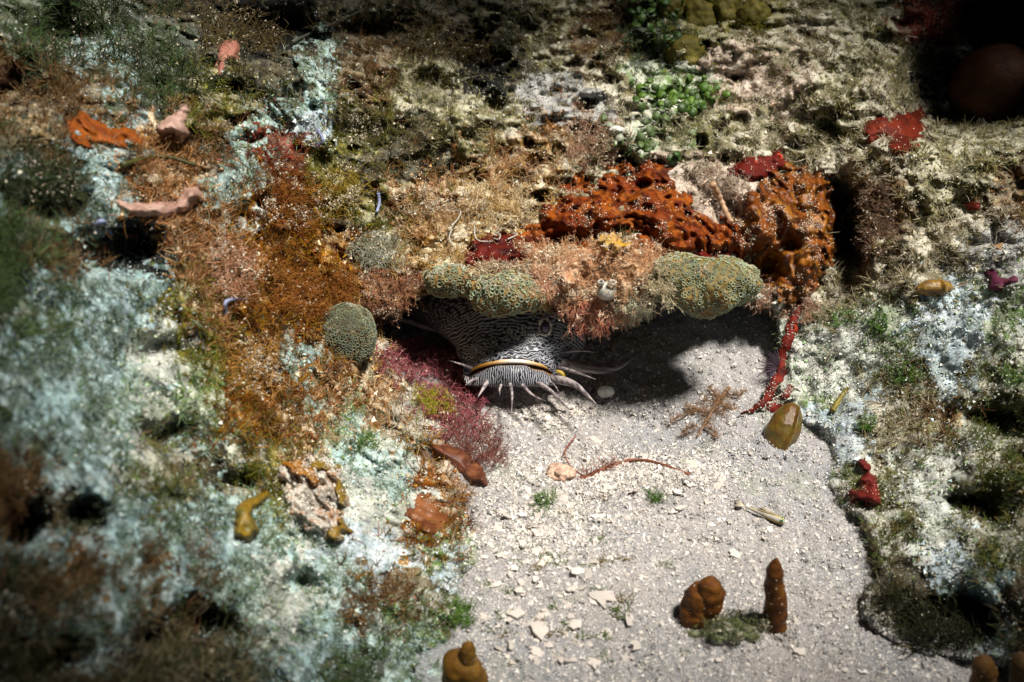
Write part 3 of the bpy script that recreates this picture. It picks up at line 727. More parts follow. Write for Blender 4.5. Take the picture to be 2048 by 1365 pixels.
    def fhit(px, py, d=.727):
        r = rays(px, py); r /= np.linalg.norm(r)
        h = bv.ray_cast(Vector(CAM), Vector(r))
        return np.array(h[0]) if h[0] is not None else at(px, py, d)
    # yellow flap of the inner lip
    b = MB(); pts = [fhit(xx, yy) + np.array([0, -.0008, .0]) for xx, yy in ((941, 741), (962, 731), (994, 724), (1022, 721.5), (1050, 723), (1078, 729), (1097, 737))]
    pts = bez(pts, 40); tt_ = np.linspace(-1, 1, len(pts)); rad = .0014 * np.sqrt(np.clip(1 - tt_ ** 2, .01, 1)) * (1 + .3 * noise(pts, .006, 97))
    V, F, Kc = tube_vf(pts, rad, 10)
    u = np.clip((V[:, 0] - M[0]) / .011 - .35, -3, 3)
    wq = np.exp(-u ** 2)[:, None]
    b.add(V, F, c(.50, .24, .02) * (1 - wq) + c(.78, .70, .58) * wq); b.F.append(Kc)
    b.build('mouth_lining', M_flesh, root, origin=M)
    # eyes
    for k, (ex, ey) in enumerate(((1090, 655),)):
        E = fhit(ex, ey)
        V, F = ico(4); b = MB()
        Ev = E + V * np.array([.0032, .0034, .0046]) + np.array([0, -.0018, .001])
        b.add(Ev, F, c(.03, .02, .055))
        eo = b.build('eye', M_eye, root, origin=E)
        b = MB()
        for a in np.arange(0, 2 * np.pi, .3):
            p = E - FWD * .0018 + RIGHT * math.cos(a) * .0038 + UP * math.sin(a) * .0055
            leaf_disc(b, p, -FWD + RNG.normal(0, .5, 3), random.uniform(.0005, .0015), c(.85, .78, .70) * random.uniform(.5, 1.05), seg=6, thick=.0005)
        ring = b.build('eyelid_fringe', M_flesh, eo, origin=E)
        ring.location = (0, 0, 0)
    # fleshy whiskers and fin rays: pixel path, base radius (px), depth at tip
    wh = [([(975, 762), (966, 778), (955, 796)], 8, .722), ([(1003, 768), (999, 780), (1000, 792)], 5, .72), ([(1020, 766), (1024, 790), (1023, 829)], 6, .708), 
          ([(1043, 768), (1064, 790), (1092, 803)], 6.5, .715), ([(1075, 765), (1108, 788), (1137, 820)], 8, .708), ([(1104, 757), (1150, 770), (1192, 808)], 10.5, .714),
          ([(1112, 735), (1148, 744), (1191, 759)], 8, .725), ([(1122, 706), (1160, 702), (1196, 706)], 4.5, .738), ([(1120, 724), (1150, 734), (1210, 740), (1250, 728), (1282, 702)], 13, .77),
          ([(955, 757), (942, 762), (930, 772)], 5, .725), ([(948, 738), (925, 730), (900, 722)], 6, .735), ([(1128, 690), (1140, 684), (1152, 676)], 4, .745), ([(1098, 762), (1110, 772), (1118, 786)], 4, .72)]
    for pts, r0, dt in wh:
        B0 = fhit(*pts[0])
        d0 = (B0 - CAM) @ FWD + .002
        nP = len(pts)
        W3 = [at(px, py, d0 + (dt + FO - d0) * k / (nP - 1)) for k, (px, py) in enumerate(pts)]
        cv_ = bez(W3, 18)
        cv_[:, 2] = np.maximum(cv_[:, 2], .0035)
        s_ = np.linspace(0, 1, len(cv_)); rad = (.95 if r0 > 9 else .64) * r0 * mpp(.72) * (1 - s_ ** 1.6 * .93)
        b = MB(); V, F, Kc = tube_vf(cv_, rad, 12)
        sp_ = smooth01((fbm(V, .0016, 2, 521) + .05) / .3)[:, None]
        b.add(V, F, c(.35, .30, .30) * (1 - .85 * sp_) + c(.05, .04, .05) * .85 * sp_); b.F.append(Kc)
        b.build('barbel', M_flesh, root, origin=B0)
    # yellow-edged pectoral fin low on the right cheek
    for pts, wd in ((((1112, 742), (1124, 748), (1130, 758)), 5),):
        b = MB(); W3 = bez([at(px, py, .742 + FO) for px, py in pts], 14)
        V, F, Kc = tube_vf(W3, wd * mpp(.74) * np.sin(np.linspace(.5, 2.9, len(W3))), 10)
        b.add(V, F, c(.30, .20, .015)); b.F.append(Kc)
        b.build('fin_edge', M_flesh, root, origin=M)
    hx = RNG.normal(0, 1, (260, 2)) * np.array([[22, 9]]) + np.array([[1040, 668]]); hx[:90] = RNG.normal(0, 1, (90, 2)) * np.array([[7, 12]]) + np.array([[1132, 672]])
    hp = np.array([fhit(a, b_) for a, b_ in hx])
    GR.append((hp - FWD * .0006, RNG.uniform(.0002, .0006, 260), np.tile(c(.6, .55, .48), (260, 1))))
build_fish()

# ------------------------------------------------------------------ corals
RINGC = [c(.42, .44, .27), c(.36, .41, .27), c(.46, .44, .25), c(.33, .39, .28)]
def coral(px, py, D, rx, ry, rz, label, spacing, rad, seed, amp=.19, shape=None, bases=((.25, .13, .03), (.16, .10, .03), (.30, .17, .04)), rot=0, dim=1.0):
    ctr = at(px, py, D)
    root = thing('zoanthid_colony', ctr, label, 'coral', 'knobbly green coral colonies along the ledge')
    o, P, F = lump('colony_base', px, py, D, rx, ry, rz, None, None, [np.array(b) * .8 for b in bases], M_coral, amp, sub=6, seed=seed, parent=root, shape=shape, rot=rot, cnoise=.012)
    up_ = poly_normals(P, F)[:, 2]; kk = RNG.integers(0, len(P), 9000); kk = kk[RNG.random(9000) < smooth01((up_[kk] - .35) / .5) * smooth01(.05 + 1.2 * fbm(P[kk], .008, 3, 96))][:900]
    GR.append((P[kk] + UP * .0006, RNG.uniform(.0002, .0006, len(kk)), np.tile(c(.55, .48, .38), (len(kk), 1)) * RNG.uniform(.5, 1.2, (len(kk), 1))))
    if dim: polyps(P, F, spacing, rad, root, [r * dim for r in RINGC], c(.03, .028, .012))
    return root
coral(1012, 588, .719, 70, 42, .020, 'round green coral knob directly above the fish head', .0036, .0021, 1)
coral(895, 562, .736, 44, 34, .015, 'small green coral knob left of the round one over the fish', .0035, .0020, 2)
def shC(V, L_):
    L_ = L_.copy()
    wl = smooth01((.7 - V[:, 1]) / 1.4)
    L_[:, 1] += wl * -.007 * np.exp(-((V[:, 0] - .05) / .45) ** 2) + (1 - wl) * .003 * np.exp(-((V[:, 0] + .5) / .4) ** 2)
    L_[:, 0] = np.sign(L_[:, 0]) * np.abs(V[:, 0]) ** .8 * np.abs(L_[:, 0] / (V[:, 0] + 1e-9))
    return L_
coral(1412, 566, .708, 104, 48, .024, 'long wide green coral mass hanging under the orange sponge', .0029, .00165, 3, .13, shC, ((.40, .20, .03), (.22, .15, .04), (.12, .11, .03)), rot=-.02)
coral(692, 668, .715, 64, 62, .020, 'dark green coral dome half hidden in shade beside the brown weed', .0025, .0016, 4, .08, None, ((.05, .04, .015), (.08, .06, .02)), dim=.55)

# ------------------------------------------------------------------ sponges and crusts
OR = [(.08, .011, .002), (.19, .034, .002), (.04, .005, .002), (.26, .064, .003), (.09, .010, .003)]
DR = [(.065, .004, .003), (.105, .008, .004), (.03, .003, .003)]
RD = [(.09, .008, .003), (.135, .015, .004), (.05, .005, .003), (.11, .012, .004)]
PK = [(.32, .19, .15), (.42, .27, .22), (.24, .13, .10)]
patch('orange_sponge', [(1030, 478), (1080, 420), (1130, 385), (1190, 350), (1260, 330), (1330, 340), (1370, 400), (1440, 440), (1490, 460), (1500, 520), (1440, 505), (1380, 510), (1310, 505), (1250, 470), (1190, 480), (1120, 500), (1060, 505)],
      .010, 'broad orange-red sponge crust stretching along the ledge above the pink weed', 'sponge', OR, lump=.009, lscale=.013, edge=30, rag=20, specks=1500)
patch('orange_sponge', [(1470, 450), (1500, 400), (1540, 350), (1600, 330), (1660, 355), (1695, 420), (1690, 500), (1655, 540), (1640, 590), (1580, 620), (1530, 590), (1500, 540)],
      .022, 'bulging orange-brown sponge mound with white sediment on its folds, right end of the ledge', 'sponge', [(.06, .013, .002), (.21, .055, .003), (.035, .007, .002), (.28, .10, .006), (.05, .010, .003)], mat=M_wet, lump=.010, lscale=.020, edge=40, rag=14, specks=2000)
patch('red_sponge', [(930, 510), (945, 480), (985, 470), (1050, 475), (1075, 500), (1040, 530), (985, 542), (935, 535)], .010, 'deep red sponge just above the round green coral knob', 'sponge', DR, lump=.005, edge=18, specks=140)
patch('red_sponge', [(1455, 345), (1475, 312), (1520, 310), (1560, 300), (1575, 330), (1540, 355), (1490, 365)], .008, 'dark red sponge with a round opening at the top of the orange mound', 'sponge', DR, lump=.004, edge=14, specks=40)
patch('red_sponge', [(1716, 262), (1740, 238), (1790, 230), (1840, 222), (1850, 255), (1838, 300), (1800, 322), (1775, 300), (1770, 268), (1738, 290)], .006, 'flat brick red sponge patch on the pale rock by the dark hollow', 'sponge', RD, lump=.002, edge=10, rag=4, specks=60)
patch('red_sponge', [(1320, 498), (1380, 500), (1440, 492), (1470, 515), (1420, 522), (1340, 520)], .008, 'narrow crimson sponge strip along the top of the long green coral', 'sponge', DR, lump=.004, edge=10, specks=40)
patch('orange_sponge', [(134, 232), (150, 238), (190, 240), (240, 258), (262, 266), (274, 280), (240, 288), (205, 290), (165, 285), (138, 282)], .005, 'small bright orange sponge crust on the dark rock at far left', 'sponge', [(.18, .040, .004), (.24, .062, .005), (.11, .02, .003)], lump=.003, edge=9, rag=13)
patch('red_sponge', [(1722, 925), (1745, 928), (1758, 965), (1757, 1000), (1735, 1010), (1704, 1003), (1700, 980), (1718, 975)], .010, 'dark red sponge lobe at the edge of the right-hand bank', 'sponge', [(.085, .007, .006), (.12, .012, .009), (.04, .005, .004)], lump=.005, edge=14, rag=9, specks=40)
patch('red_sponge', [(1928, 410), (1945, 404), (1960, 408), (1958, 420), (1935, 422)], .004, 'tiny red sponge spot on the rock near the right edge', 'sponge', RD, lump=.001, edge=6, rag=2)
patch('purple_crust', [(1970, 545), (1990, 538), (2000, 555), (2030, 555), (2040, 565), (2010, 570), (2005, 582), (1975, 580)], .006, 'dark purple crust spot on the white rock at far right', 'algae', [(.07, .012, .03), (.10, .02, .045)], lump=.002, edge=8, rag=4)
patch('pink_crust', [(212, 392), (240, 402), (262, 408), (310, 406), (350, 400), (372, 372), (400, 368), (404, 395), (380, 418), (345, 436), (300, 432), (262, 432), (236, 416)], .012, 'pinkish ruffled coralline crust shelf on the left bank', 'algae', PK, M_shell, lump=.004, edge=14, rag=4, group='pink coralline crusts')
patch('pink_crust', [(345, 232), (358, 205), (378, 200), (382, 222), (372, 245), (384, 272), (362, 280), (345, 268), (318, 268), (312, 252)], .016, 'pinkish knobbed coralline growth standing right of the bright orange crust', 'algae', PK, M_shell, lump=.005, edge=14, rag=3, group='pink coralline crusts')
patch('pink_crust', [(-20, 140), (10, 125), (20, 150), (45, 158), (72, 150), (66, 165), (30, 172), (0, 175), (-20, 172)], .010, 'pinkish coralline crust at the left edge of the photo', 'algae', PK, M_shell, lump=.004, edge=10, rag=3, group='pink coralline crusts')
patch('pink_crust', [(438, 95), (455, 78), (480, 80), (474, 110), (452, 125), (445, 155), (436, 150)], .008, 'dull rose coralline lobes in the dark upper left', 'algae', [(.26, .10, .07), (.34, .15, .1)], M_shell, lump=.003, edge=9, rag=3, group='pink coralline crusts')
patch('brown_algae_film', [(812, 1020), (840, 1000), (880, 1012), (900, 1035), (880, 1062), (850, 1074), (826, 1052)], .003, 'rusty brown algae mat on the white slope left of the sand', 'algae', [(.20, .065, .02), (.26, .095, .03), (.13, .04, .015)], M_leaf, lump=.003, edge=8, rag=16, specks=50)
patch('brown_leaf', [(858, 886), (900, 893), (935, 905), (958, 925), (972, 958), (972, 972), (945, 962), (925, 945), (900, 925), (868, 905)], .007, 'dark brown curled leaf at the foot of the reddish weed', 'algae', [(.20, .06, .025), (.10, .03, .015), (.28, .10, .04)], M_leaf, lump=.003, edge=9, rag=3)
patch('shell_crust', [(562, 935), (600, 915), (650, 915), (690, 940), (696, 1000), (692, 1060), (655, 1088), (610, 1060), (565, 1000)], .009, 'white shell-strewn crust clump with dark gaps on the lower left slope', 'crust', [(.62, .60, .54), (.10, .06, .03), (.58, .56, .5), (.30, .12, .03), (.70, .68, .62)], M_reef, lump=.006, lscale=.008, edge=14, rag=10, specks=700, scols=[c(.8, .78, .72), c(.68, .64, .56)], cnoise=.006)
patch('yellow_algae', [(592, 925), (640, 918), (680, 930), (694, 975), (690, 1020), (696, 1060), (668, 1088), (640, 1080), (668, 1040), (676, 990), (660, 945), (620, 940)], .006, 'ochre leafy algae blade curling round a shell-strewn patch', 'algae', [(.20, .12, .01), (.25, .15, .015), (.12, .11, .015)], M_leaf, lump=.003, edge=9, rag=9, specks=200, lift=.010, scols=[c(.78, .76, .7), c(.6, .55, .45)])
patch('orange_algae', [(566, 925), (600, 918), (630, 935), (640, 965), (628, 985), (606, 965), (580, 950)], .008, 'orange-brown leafy algae on top of the shell-strewn patch', 'algae', [(.30, .10, .008), (.36, .15, .01), (.22, .06, .008)], M_leaf, lump=.004, edge=9, rag=8, specks=120, lift=.012)
patch('yellow_algae', [(468, 1020), (490, 1008), (515, 992), (538, 980), (540, 992), (520, 1010), (500, 1030), (520, 1060), (500, 1085), (470, 1070), (462, 1045)], .010, 'mustard algae blade with curled tip left of the shell-strewn patch', 'algae', [(.20, .13, .01), (.28, .16, .012), (.13, .12, .02)], M_leaf, lump=.004, edge=9, rag=6)
lump('ball_sponge', 1985, 172, .885, 80, 80, .045, 'smooth dark brown ball sponge sitting in the black hollow at upper right', 'sponge', [(.05, .019, .008), (.03, .012, .005), (.07, .028, .01)], M_sponge, .03, seed=9)
for k, (px, py, rx, ry, lb) in enumerate([(1372, 112, 40, 36, 'round olive sponge lobe with bare lower side, lowest of the olive lobes at the top'), (1340, 25, 34, 28, 'olive sponge lobe touching the top edge behind green leaves'), (1402, 40, 36, 40, 'olive sponge lobe dusted with sediment between the other lobes at the top'), (1510, 38, 40, 42, 'rightmost olive sponge lobe at the top, thickly dusted with sediment'), (1455, 30, 30, 34, 'olive sponge lobe in the shadowed middle of the top row')]):
    lump('olive_sponge', px, py, float(reef_D(px, py)) + .004, rx, ry, .018, lb, 'sponge', [(.11, .09, .015), (.07, .06, .012), (.17, .14, .03)], M_sponge, .20, seed=20 + k, group='olive sponge lobes at the top')

def cup(px, py, r, label, col, out=None, grp=None, D=None, name='cup_sponge', mat=None, hole=.45, sq=1.0, lift=.004):
    """little barrel with a dark opening facing the camera side"""
    D = (float(((hit(px, py) - CAM) @ FWD)) if D is None else D) - lift
    k = mpp(D); n = -FWD if out is None else np.array(out, float); n = n / np.linalg.norm(n)
    a = np.cross(n, UP); a /= np.linalg.norm(a); bb = np.cross(n, a); C0 = at(px, py, D)
    prof = [(.2, -1.1), (.75, -.8), (1.0, -.3), (1.0, .2), (.86, .55), (hole + .22, .72), (hole, .66), (hole * .8, .35), (hole * .6, -.2), (.02, -.35)]
    m = 26; an = np.arange(m) / m * 2 * np.pi; V = []; CC = []
    for j, (rr_, hh) in enumerate(prof):
        w_ = 1 + .06 * np.sin(an * 3 + j) + .04 * np.sin(an * 5 + px)
        V.append(C0 + np.outer(np.cos(an) * rr_ * w_ * r * k, a) + np.outer(np.sin(an) * rr_ * w_ * r * k * sq, bb) + n * hh * r * k)
        CC.append(np.tile(np.array(col) * (1 if j < 7 else .55), (m, 1)))
    i = np.arange(m); F = []
    for j in range(len(prof) - 1): F.append(np.stack([j * m + i, j * m + (i + 1) % m, (j + 1) * m + (i + 1) % m, (j + 1) * m + i], -1))
    b = MB(); b.add(np.concatenate(V), np.concatenate(F), np.concatenate(CC))
    return tag(b.build(name, mat or M_sponge, origin=C0), label, 'sponge', grp)
cup(1563, 740, 13, 'shiny red round sponge cup at the head of the red ribbon', (.22, .02, .007), lift=.010, mat=M_sponge, out=-FWD + RIGHT * -.2 + UP * .3)
cup(1583, 660, 13, 'red sponge cup with dark mouth on the rim right of the cave', (.2, .018, .007), out=-FWD + UP * .5 + RIGHT * -.4, lift=.006)
cup(1501, 330, 14, 'dark red chimney opening on the red sponge over the orange mound', (.34, .03, .015), out=-FWD + UP * .1)
cup(1556, 316, 9, 'tiny red chimney beside the larger red opening', (.45, .05, .02), out=-FWD)

# pale sea squirt with two openings
S0 = float(reef_D(1212, 575)) - .026
sq = thing('sea_squirt', at(1214, 580, S0), 'white sea squirt with two open siphons nestled in the pink weed', 'sea squirt')
lump('squirt_body', 1213, 583, S0 + .004, 20, 19, .007, None, None, [(.38, .36, .31), (.48, .46, .40)], M_flesh, .10, sub=4, parent=sq, seed=61)
for (sx_, sy_, r_) in ((1202, 566, 7), (1224, 568, 9)):
    o = cup(sx_, sy_, r_, None, (.5, .48, .43), D=S0 - .003, name='siphon', mat=M_flesh, hole=.66, sq=.75, out=-FWD + UP * .7 + RIGHT * (sx_ - 1213) * .02, lift=0)
    for kk in ('label', 'category', 'group'):
        if kk in o: del o[kk]
    l = np.array(o.location); o.parent = sq; o.location = l - np.array(sq.location)
patch('yellow_sponge', [(1186, 480), (1200, 464), (1225, 462), (1252, 476), (1254, 496), (1230, 512), (1205, 506), (1190, 500)], .014, 'small yellow sponge cap on top of the pink weed', 'sponge', [(.36, .17, .01), (.46, .25, .02), (.36, .26, .10)], lump=.005, edge=12, rag=12, specks=420, lift=.010)

# ------------------------------------------------------------------ weeds
def roots_in(poly, n, normal_bias=.6, jit=0.):
    p = np.array(poly, float); x0, y0 = p.min(0); x1, y1 = p.max(0)
    X = RNG.uniform(x0, x1, n * 6); Y = RNG.uniform(y0, y1, n * 6)
    s = seg_dist(X, Y, poly) + 26 * n2(X, Y, 34, 7) + RNG.normal(0, 8, X.shape)
    k = np.where(s > 0)[0][:n]; X, Y = X[k], Y[k]
    P = hit(X, Y); H = hit(X + 6, Y); H2 = hit(X, Y + 6)
    N = np.cross(H - P, H2 - P); N /= np.linalg.norm(N, axis=1)[:, None] + 1e-12; N *= np.sign((N * (CAM - P)).sum(1))[:, None]
    N = N + np.array([0, -.2, .5]) * normal_bias
    return P, N
def weed(name, poly, n, length, width, ca, cb, label, cat='algae', levels=2, per=3, grp=None, lift=None, mat=None, grav=0., spread=.8, curl=.6, grain=0, gc=None):
    P, N = roots_in(poly, n)
    if lift is not None: P = P + lift(P)
    b = MB(); org = P.mean(0)
    branching(b, P, N + RNG.normal(0, .35, P.shape), length * RNG.uniform(.5, 1.3, len(P)), width, c(*ca), c(*cb), levels, per, spread, grav=grav, curl=curl)
    if grain:
        allv = np.concatenate(b.V); q = allv[RNG.integers(0, len(allv), grain * 4)]; wq_ = smooth01(.15 + 1.3 * fbm(q, .009, 2, 95)); q = q[RNG.random(len(q)) < wq_][:grain]; grain = len(q)
        GR.append((q + RNG.normal(0, .0004, q.shape), np.where(RNG.random(grain) < .25, RNG.uniform(.0004, .0008, grain), RNG.uniform(.0002, .0004, grain)), np.array(gc or [c(.7, .62, .5), c(.6, .48, .36)])[RNG.integers(0, 2, grain)] * RNG.uniform(.45, 1.1, (grain, 1))))
    return tag(b.build(name, mat or M_turf, origin=org), label, cat, grp)
weed('red_weed', [(780, 705), (850, 690), (925, 715), (965, 775), (965, 825), (960, 868), (930, 885), (890, 850), (830, 790), (770, 760), (745, 720)], 520, .0092, .00066, (.26, .045, .065), (.56, .19, .21), 'bushy purple-red branching weed left of the fish mouth', grain=700)
weed('yellow_weed', [(835, 790), (880, 780), (905, 810), (900, 840), (860, 840)], 220, .0075, .0006, (.34, .31, .02), (.55, .48, .06), 'yellow-green weed tuft growing inside the purple-red bush', grain=120)
weed('red_weed', [(900, 850), (960, 840), (1000, 880), (1010, 930), (960, 940), (915, 915)], 200, .0095, .00045, (.22, .07, .05), (.36, .16, .12), 'sparse wispy reddish weed spreading onto the sand below the purple bush', grain=150)
pinkpoly = [(1040, 520), (1110, 505), (1180, 500), (1260, 495), (1305, 520), (1318, 560), (1290, 600), (1250, 625), (1200, 635), (1150, 615), (1090, 580), (1045, 555)]
patch('weed_mat', pinkpoly, .011, 'sandy pink mat of weed hanging from the ledge between the two big corals', 'algae', [(.52, .29, .14), (.6, .42, .26), (.42, .19, .09), (.66, .52, .36)], M_reef, lump=.009, lscale=.012, edge=28, rag=10, keep=False, specks=2500, scols=[c(.72, .62, .48), c(.6, .42, .3)])
weed('pink_weed', pinkpoly, 800, .0085, .00045, (.80, .40, .18), (.85, .64, .42), 'fine pinkish weed fringe covering the hanging mat above the fish', lift=lambda P: -np.outer(.010 * np.ones(len(P)), FWD), grain=6500, gc=[c(.78, .70, .55), c(.7, .56, .4)])
weed('pink_weed', [(1120, 590), (1180, 600), (1250, 605), (1235, 640), (1200, 655), (1160, 640)], 300, .0085, .0006, (.72, .24, .15), (.80, .45, .32), 'rosy weed beard dangling at the lowest tip of the hanging mat', lift=lambda P: -np.outer(.008 * np.ones(len(P)), FWD), grav=1.0, grain=1200)
weed('white_weed', [(1235, 590), (1290, 585), (1305, 610), (1262, 640), (1240, 625)], 150, .0085, .0008, (.66, .62, .42), (.8, .78, .6), 'cream branching weed sprig beside the rosy beard at the coral edge', grav=.9, lift=lambda P: -np.outer(.012 * np.ones(len(P)), FWD), grain=200)
weed('brown_weed', [(730, 540), (800, 545), (850, 560), (830, 590), (790, 640), (750, 630), (720, 590)], 320, .0095, .0005, (.36, .12, .06), (.62, .36, .20), 'tangled reddish brown weed hanging over the left corner of the cave', grav=.7, grain=2200, gc=[c(.7, .62, .48), c(.5, .38, .24)])
weed('brown_weed', [(520, 540), (600, 560), (690, 560), (700, 610), (640, 640), (560, 640)], 500, .009, .0005, (.34, .11, .015), (.46, .20, .04), 'dense rust-brown weed cushion left of the cave', levels=2, grain=500)
weed('brown_weed', [(1000, 320), (1080, 300), (1180, 330), (1120, 380), (1040, 400), (980, 390)], 170, .008, .0005, (.5, .26, .12), (.66, .44, .26), 'tan weed fringe above the orange sponge crust', levels=1, grain=600)
weed('brown_weed', [(1720, 370), (1790, 360), (1810, 430), (1780, 510), (1730, 500)], 420, .008, .00045, (.18, .09, .05), (.36, .25, .17), 'brown hairy weed right of the black slit by the orange mound', levels=1, grain=700)
weed('brown_weed', [(1400, 330), (1480, 370), (1500, 385), (1440, 400), (1380, 370)], 280, .006, .00045, (.5, .36, .26), (.58, .46, .36), 'pale pinkish weed tuft over the middle of the orange sponge', levels=1, grain=700)
for (px, py, r, lb) in [(1810, 755, 26, 'bright green weed tuft on the white rock at right'), (2035, 760, 20, 'bright green weed tuft touching the right edge'), (1745, 650, 22, 'thin green weed film above the bluish white patch'), (1730, 850, 16, 'small emerald weed tuft right of the brown oval shell'), (1740, 985, 24, 'olive weed tuft under the dark red lobe'), (1960, 870, 30, 'dark olive weed tuft on the right bank'), (1990, 960, 26, 'dull green weed tuft low on the right bank'), (1690, 640, 16, 'greenish weed tuft beside the cave rim'), (1310, 1000, 9, 'sparse green weed wisp on the sand below the red strand'),
                        (905, 1230, 34, 'green weed tuft at the left edge of the sand'), (715, 1225, 34, 'dark brown weed clump on the pale lower-left slope'), (790, 1180, 26, 'brown weed clump above the lower-left pale slope clump'), (1090, 1010, 18, 'mossy green weed wisp among white shell bits'), (730, 890, 18, 'emerald weed wisp on the white slope'), (560, 720, 26, 'golden brown weed tuft above the pale left slope')]:
    g_ = 'green' in lb or 'emerald' in lb
    ca, cb = ((.09, .20, .03), (.16, .30, .05)) if g_ and 'dark' not in lb and 'dull' not in lb else (((.14, .12, .03), (.10, .16, .03)) if 'olive' in lb or 'green' in lb else ((.13, .06, .02), (.24, .14, .05)))
    poly = [(px + r * math.cos(a) * 1.3, py + r * math.sin(a)) for a in np.arange(0, 6.2, .7)]
    weed('weed_tuft', poly, int(14 + r * 3.2), .0058, .0005, ca, cb, lb, levels=1, grain=int(r * 4), gc=[c(.6, .6, .5), c(.45, .45, .36)])

for poly, lb in (([(60, 120), (200, 105), (360, 140), (470, 170), (460, 190), (340, 170), (180, 135), (70, 145)], 'long dark green weed curtain across the upper left'), ([(-20, 360), (140, 350), (150, 385), (-20, 395)], 'dark green weed curtain at the left edge'), ([(110, 20), (230, 10), (240, 70), (150, 50)], 'dark green weed fronds in the upper left corner'), ([(400, 30), (560, 90), (500, 110), (400, 80)], 'blackish olive weed fronds left of the dark pit at the top'), ([(820, 60), (1010, 80), (990, 130), (860, 120)], 'brown weed fronds hanging in the dark recess at top centre')):
    weed('weed_curtain', poly, 130, .016, .0008, (.02, .03, .010) if 'green' in lb else (.07, .05, .015), (.06, .075, .03) if 'green' in lb else (.16, .11, .04), lb, levels=1, per=4, grav=.5, grain=260)
for poly, lb, ca, cb in (([(800, 380), (900, 360), (960, 420), (900, 470), (820, 460)], 'cream and tan shaggy weed left of the white worm tubes', (.55, .30, .12), (.78, .62, .40)), ([(930, 350), (1050, 380), (1060, 450), (980, 470), (930, 430)], 'cream weed shag above the deep red sponge', (.62, .42, .16), (.80, .66, .42)), ([(640, 330), (720, 360), (720, 430), (640, 440)], 'yellow-olive weed shag on the rust slope', (.30, .21, .02), (.48, .36, .06)), ([(540, 340), (620, 380), (620, 470), (540, 460)], 'dark rust weed shag left of the yellow-olive one', (.26, .07, .012), (.44, .19, .04)), ([(660, 200), (800, 210), (780, 300), (680, 290)], 'dark olive weed shag in the upper middle', (.08, .07, .02), (.2, .17, .06)), ([(400, 480), (500, 500), (500, 600), (420, 590)], 'tan pink weed shag on the left slope', (.52, .22, .11), (.72, .46, .30)), ([(440, 690), (560, 690), (560, 800), (460, 790)], 'golden brown weed shag on the left slope', (.42, .19, .03), (.6, .34, .09)), ([(1130, 200), (1230, 250), (1220, 340), (1130, 310)], 'pinkish brown weed shag left of the coin algae', (.46, .23, .14), (.66, .46, .32)), ([(700, 480), (790, 480), (800, 540), (720, 530)], 'whitish green weed shag above the cave corner', (.34, .36, .24), (.56, .56, .44))):
    weed('shaggy_weed', poly, 210, .0095, .0006, ca, cb, lb, levels=2, per=2, grain=1300, gc=[c(.74, .68, .54), c(.6, .52, .38)])

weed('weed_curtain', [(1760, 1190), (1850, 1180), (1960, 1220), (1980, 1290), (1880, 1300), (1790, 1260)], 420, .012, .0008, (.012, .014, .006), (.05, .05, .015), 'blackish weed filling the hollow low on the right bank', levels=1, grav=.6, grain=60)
weed('pink_weed', [(1060, 545), (1100, 540), (1110, 600), (1075, 600)], 130, .008, .0005, (.72, .34, .18), (.82, .58, .4), 'pink weed wisps overlapping the right side of the round coral knob', lift=lambda P: -np.outer(.016 * np.ones(len(P)), FWD), grain=300)
weed('pink_weed', [(940, 535), (1000, 538), (1060, 545), (1040, 556), (960, 550)], 110, .006, .0005, (.6, .42, .24), (.78, .68, .5), 'cream weed fringe along the upper rim of the coral knobs over the fish', lift=lambda P: -np.outer(.014 * np.ones(len(P)), FWD), grain=400)
weed('pink_weed', [(1290, 530), (1330, 535), (1330, 590), (1300, 600)], 120, .008, .0005, (.6, .5, .3), (.75, .66, .46), 'straw weed wisps overlapping the left end of the long green coral', lift=lambda P: -np.outer(.026 * np.ones(len(P)), FWD), grain=300)
weed('pink_weed', [(1500, 560), (1600, 590), (1640, 640), (1600, 640), (1560, 620), (1500, 600)], 200, .007, .00045, (.5, .24, .14), (.66, .46, .32), 'rosy weed tangle where the orange mound meets the right rim of the cave', grain=500)

def leaves(name, spots, label, cols, r=.0036):
    b = MB(); org = None
    for (px, py, n, sprd) in spots:
        for _ in range(n):
            x, y = px + random.gauss(0, sprd), py + random.gauss(0, sprd * .7)
            p = hit(x, y) - FWD * random.uniform(.003, .012)
            if org is None: org = p
            leaf_disc(b, p, -FWD + RNG.normal(0, .45, 3) + np.array([0, 0, .3]), r * random.uniform(.6, 1.15), cols[random.randrange(len(cols))] * random.uniform(.7, 1.2), seg=10)
    return tag(b.build(name, M_leaf, origin=org), label, 'algae', 'green coin-leaved algae clusters')
GL = [c(.06, .13, .012), c(.09, .17, .018), c(.04, .085, .012)]; GD = [c(.05, .11, .02), c(.07, .14, .025), c(.04, .08, .02)]
leaves('coin_algae', [(1400, 195, 34, 18), (1350, 190, 18, 20), (1290, 185, 14, 20), (1375, 215, 10, 10)], 'bright green coin-leaved algae cluster in the sunlit middle of the upper wall', GL)
leaves('coin_algae', [(1290, 35, 22, 26), (1335, 20, 12, 18), (1325, 85, 10, 14)], 'dim green coin-leaved algae cluster at the top edge', [c(.03, .075, .012), c(.05, .10, .016)])
leaves('coin_algae', [(1285, 272, 26, 34)], 'sediment-dusted coin-leaved algae cluster below the bright green one', [c(.10, .14, .05), c(.3, .32, .24), c(.07, .12, .03)])
leaves('coin_algae', [(1350, 318, 5, 5)], 'small dark green leaf bunch above the orange sponge', GD)
leaves('coin_algae', [(1546, 672, 1, 1), (1550, 643, 1, 1), (1549, 660, 1, 3)], 'few lime leaves at the right corner of the cave', [c(.3, .42, .04)], .0026)

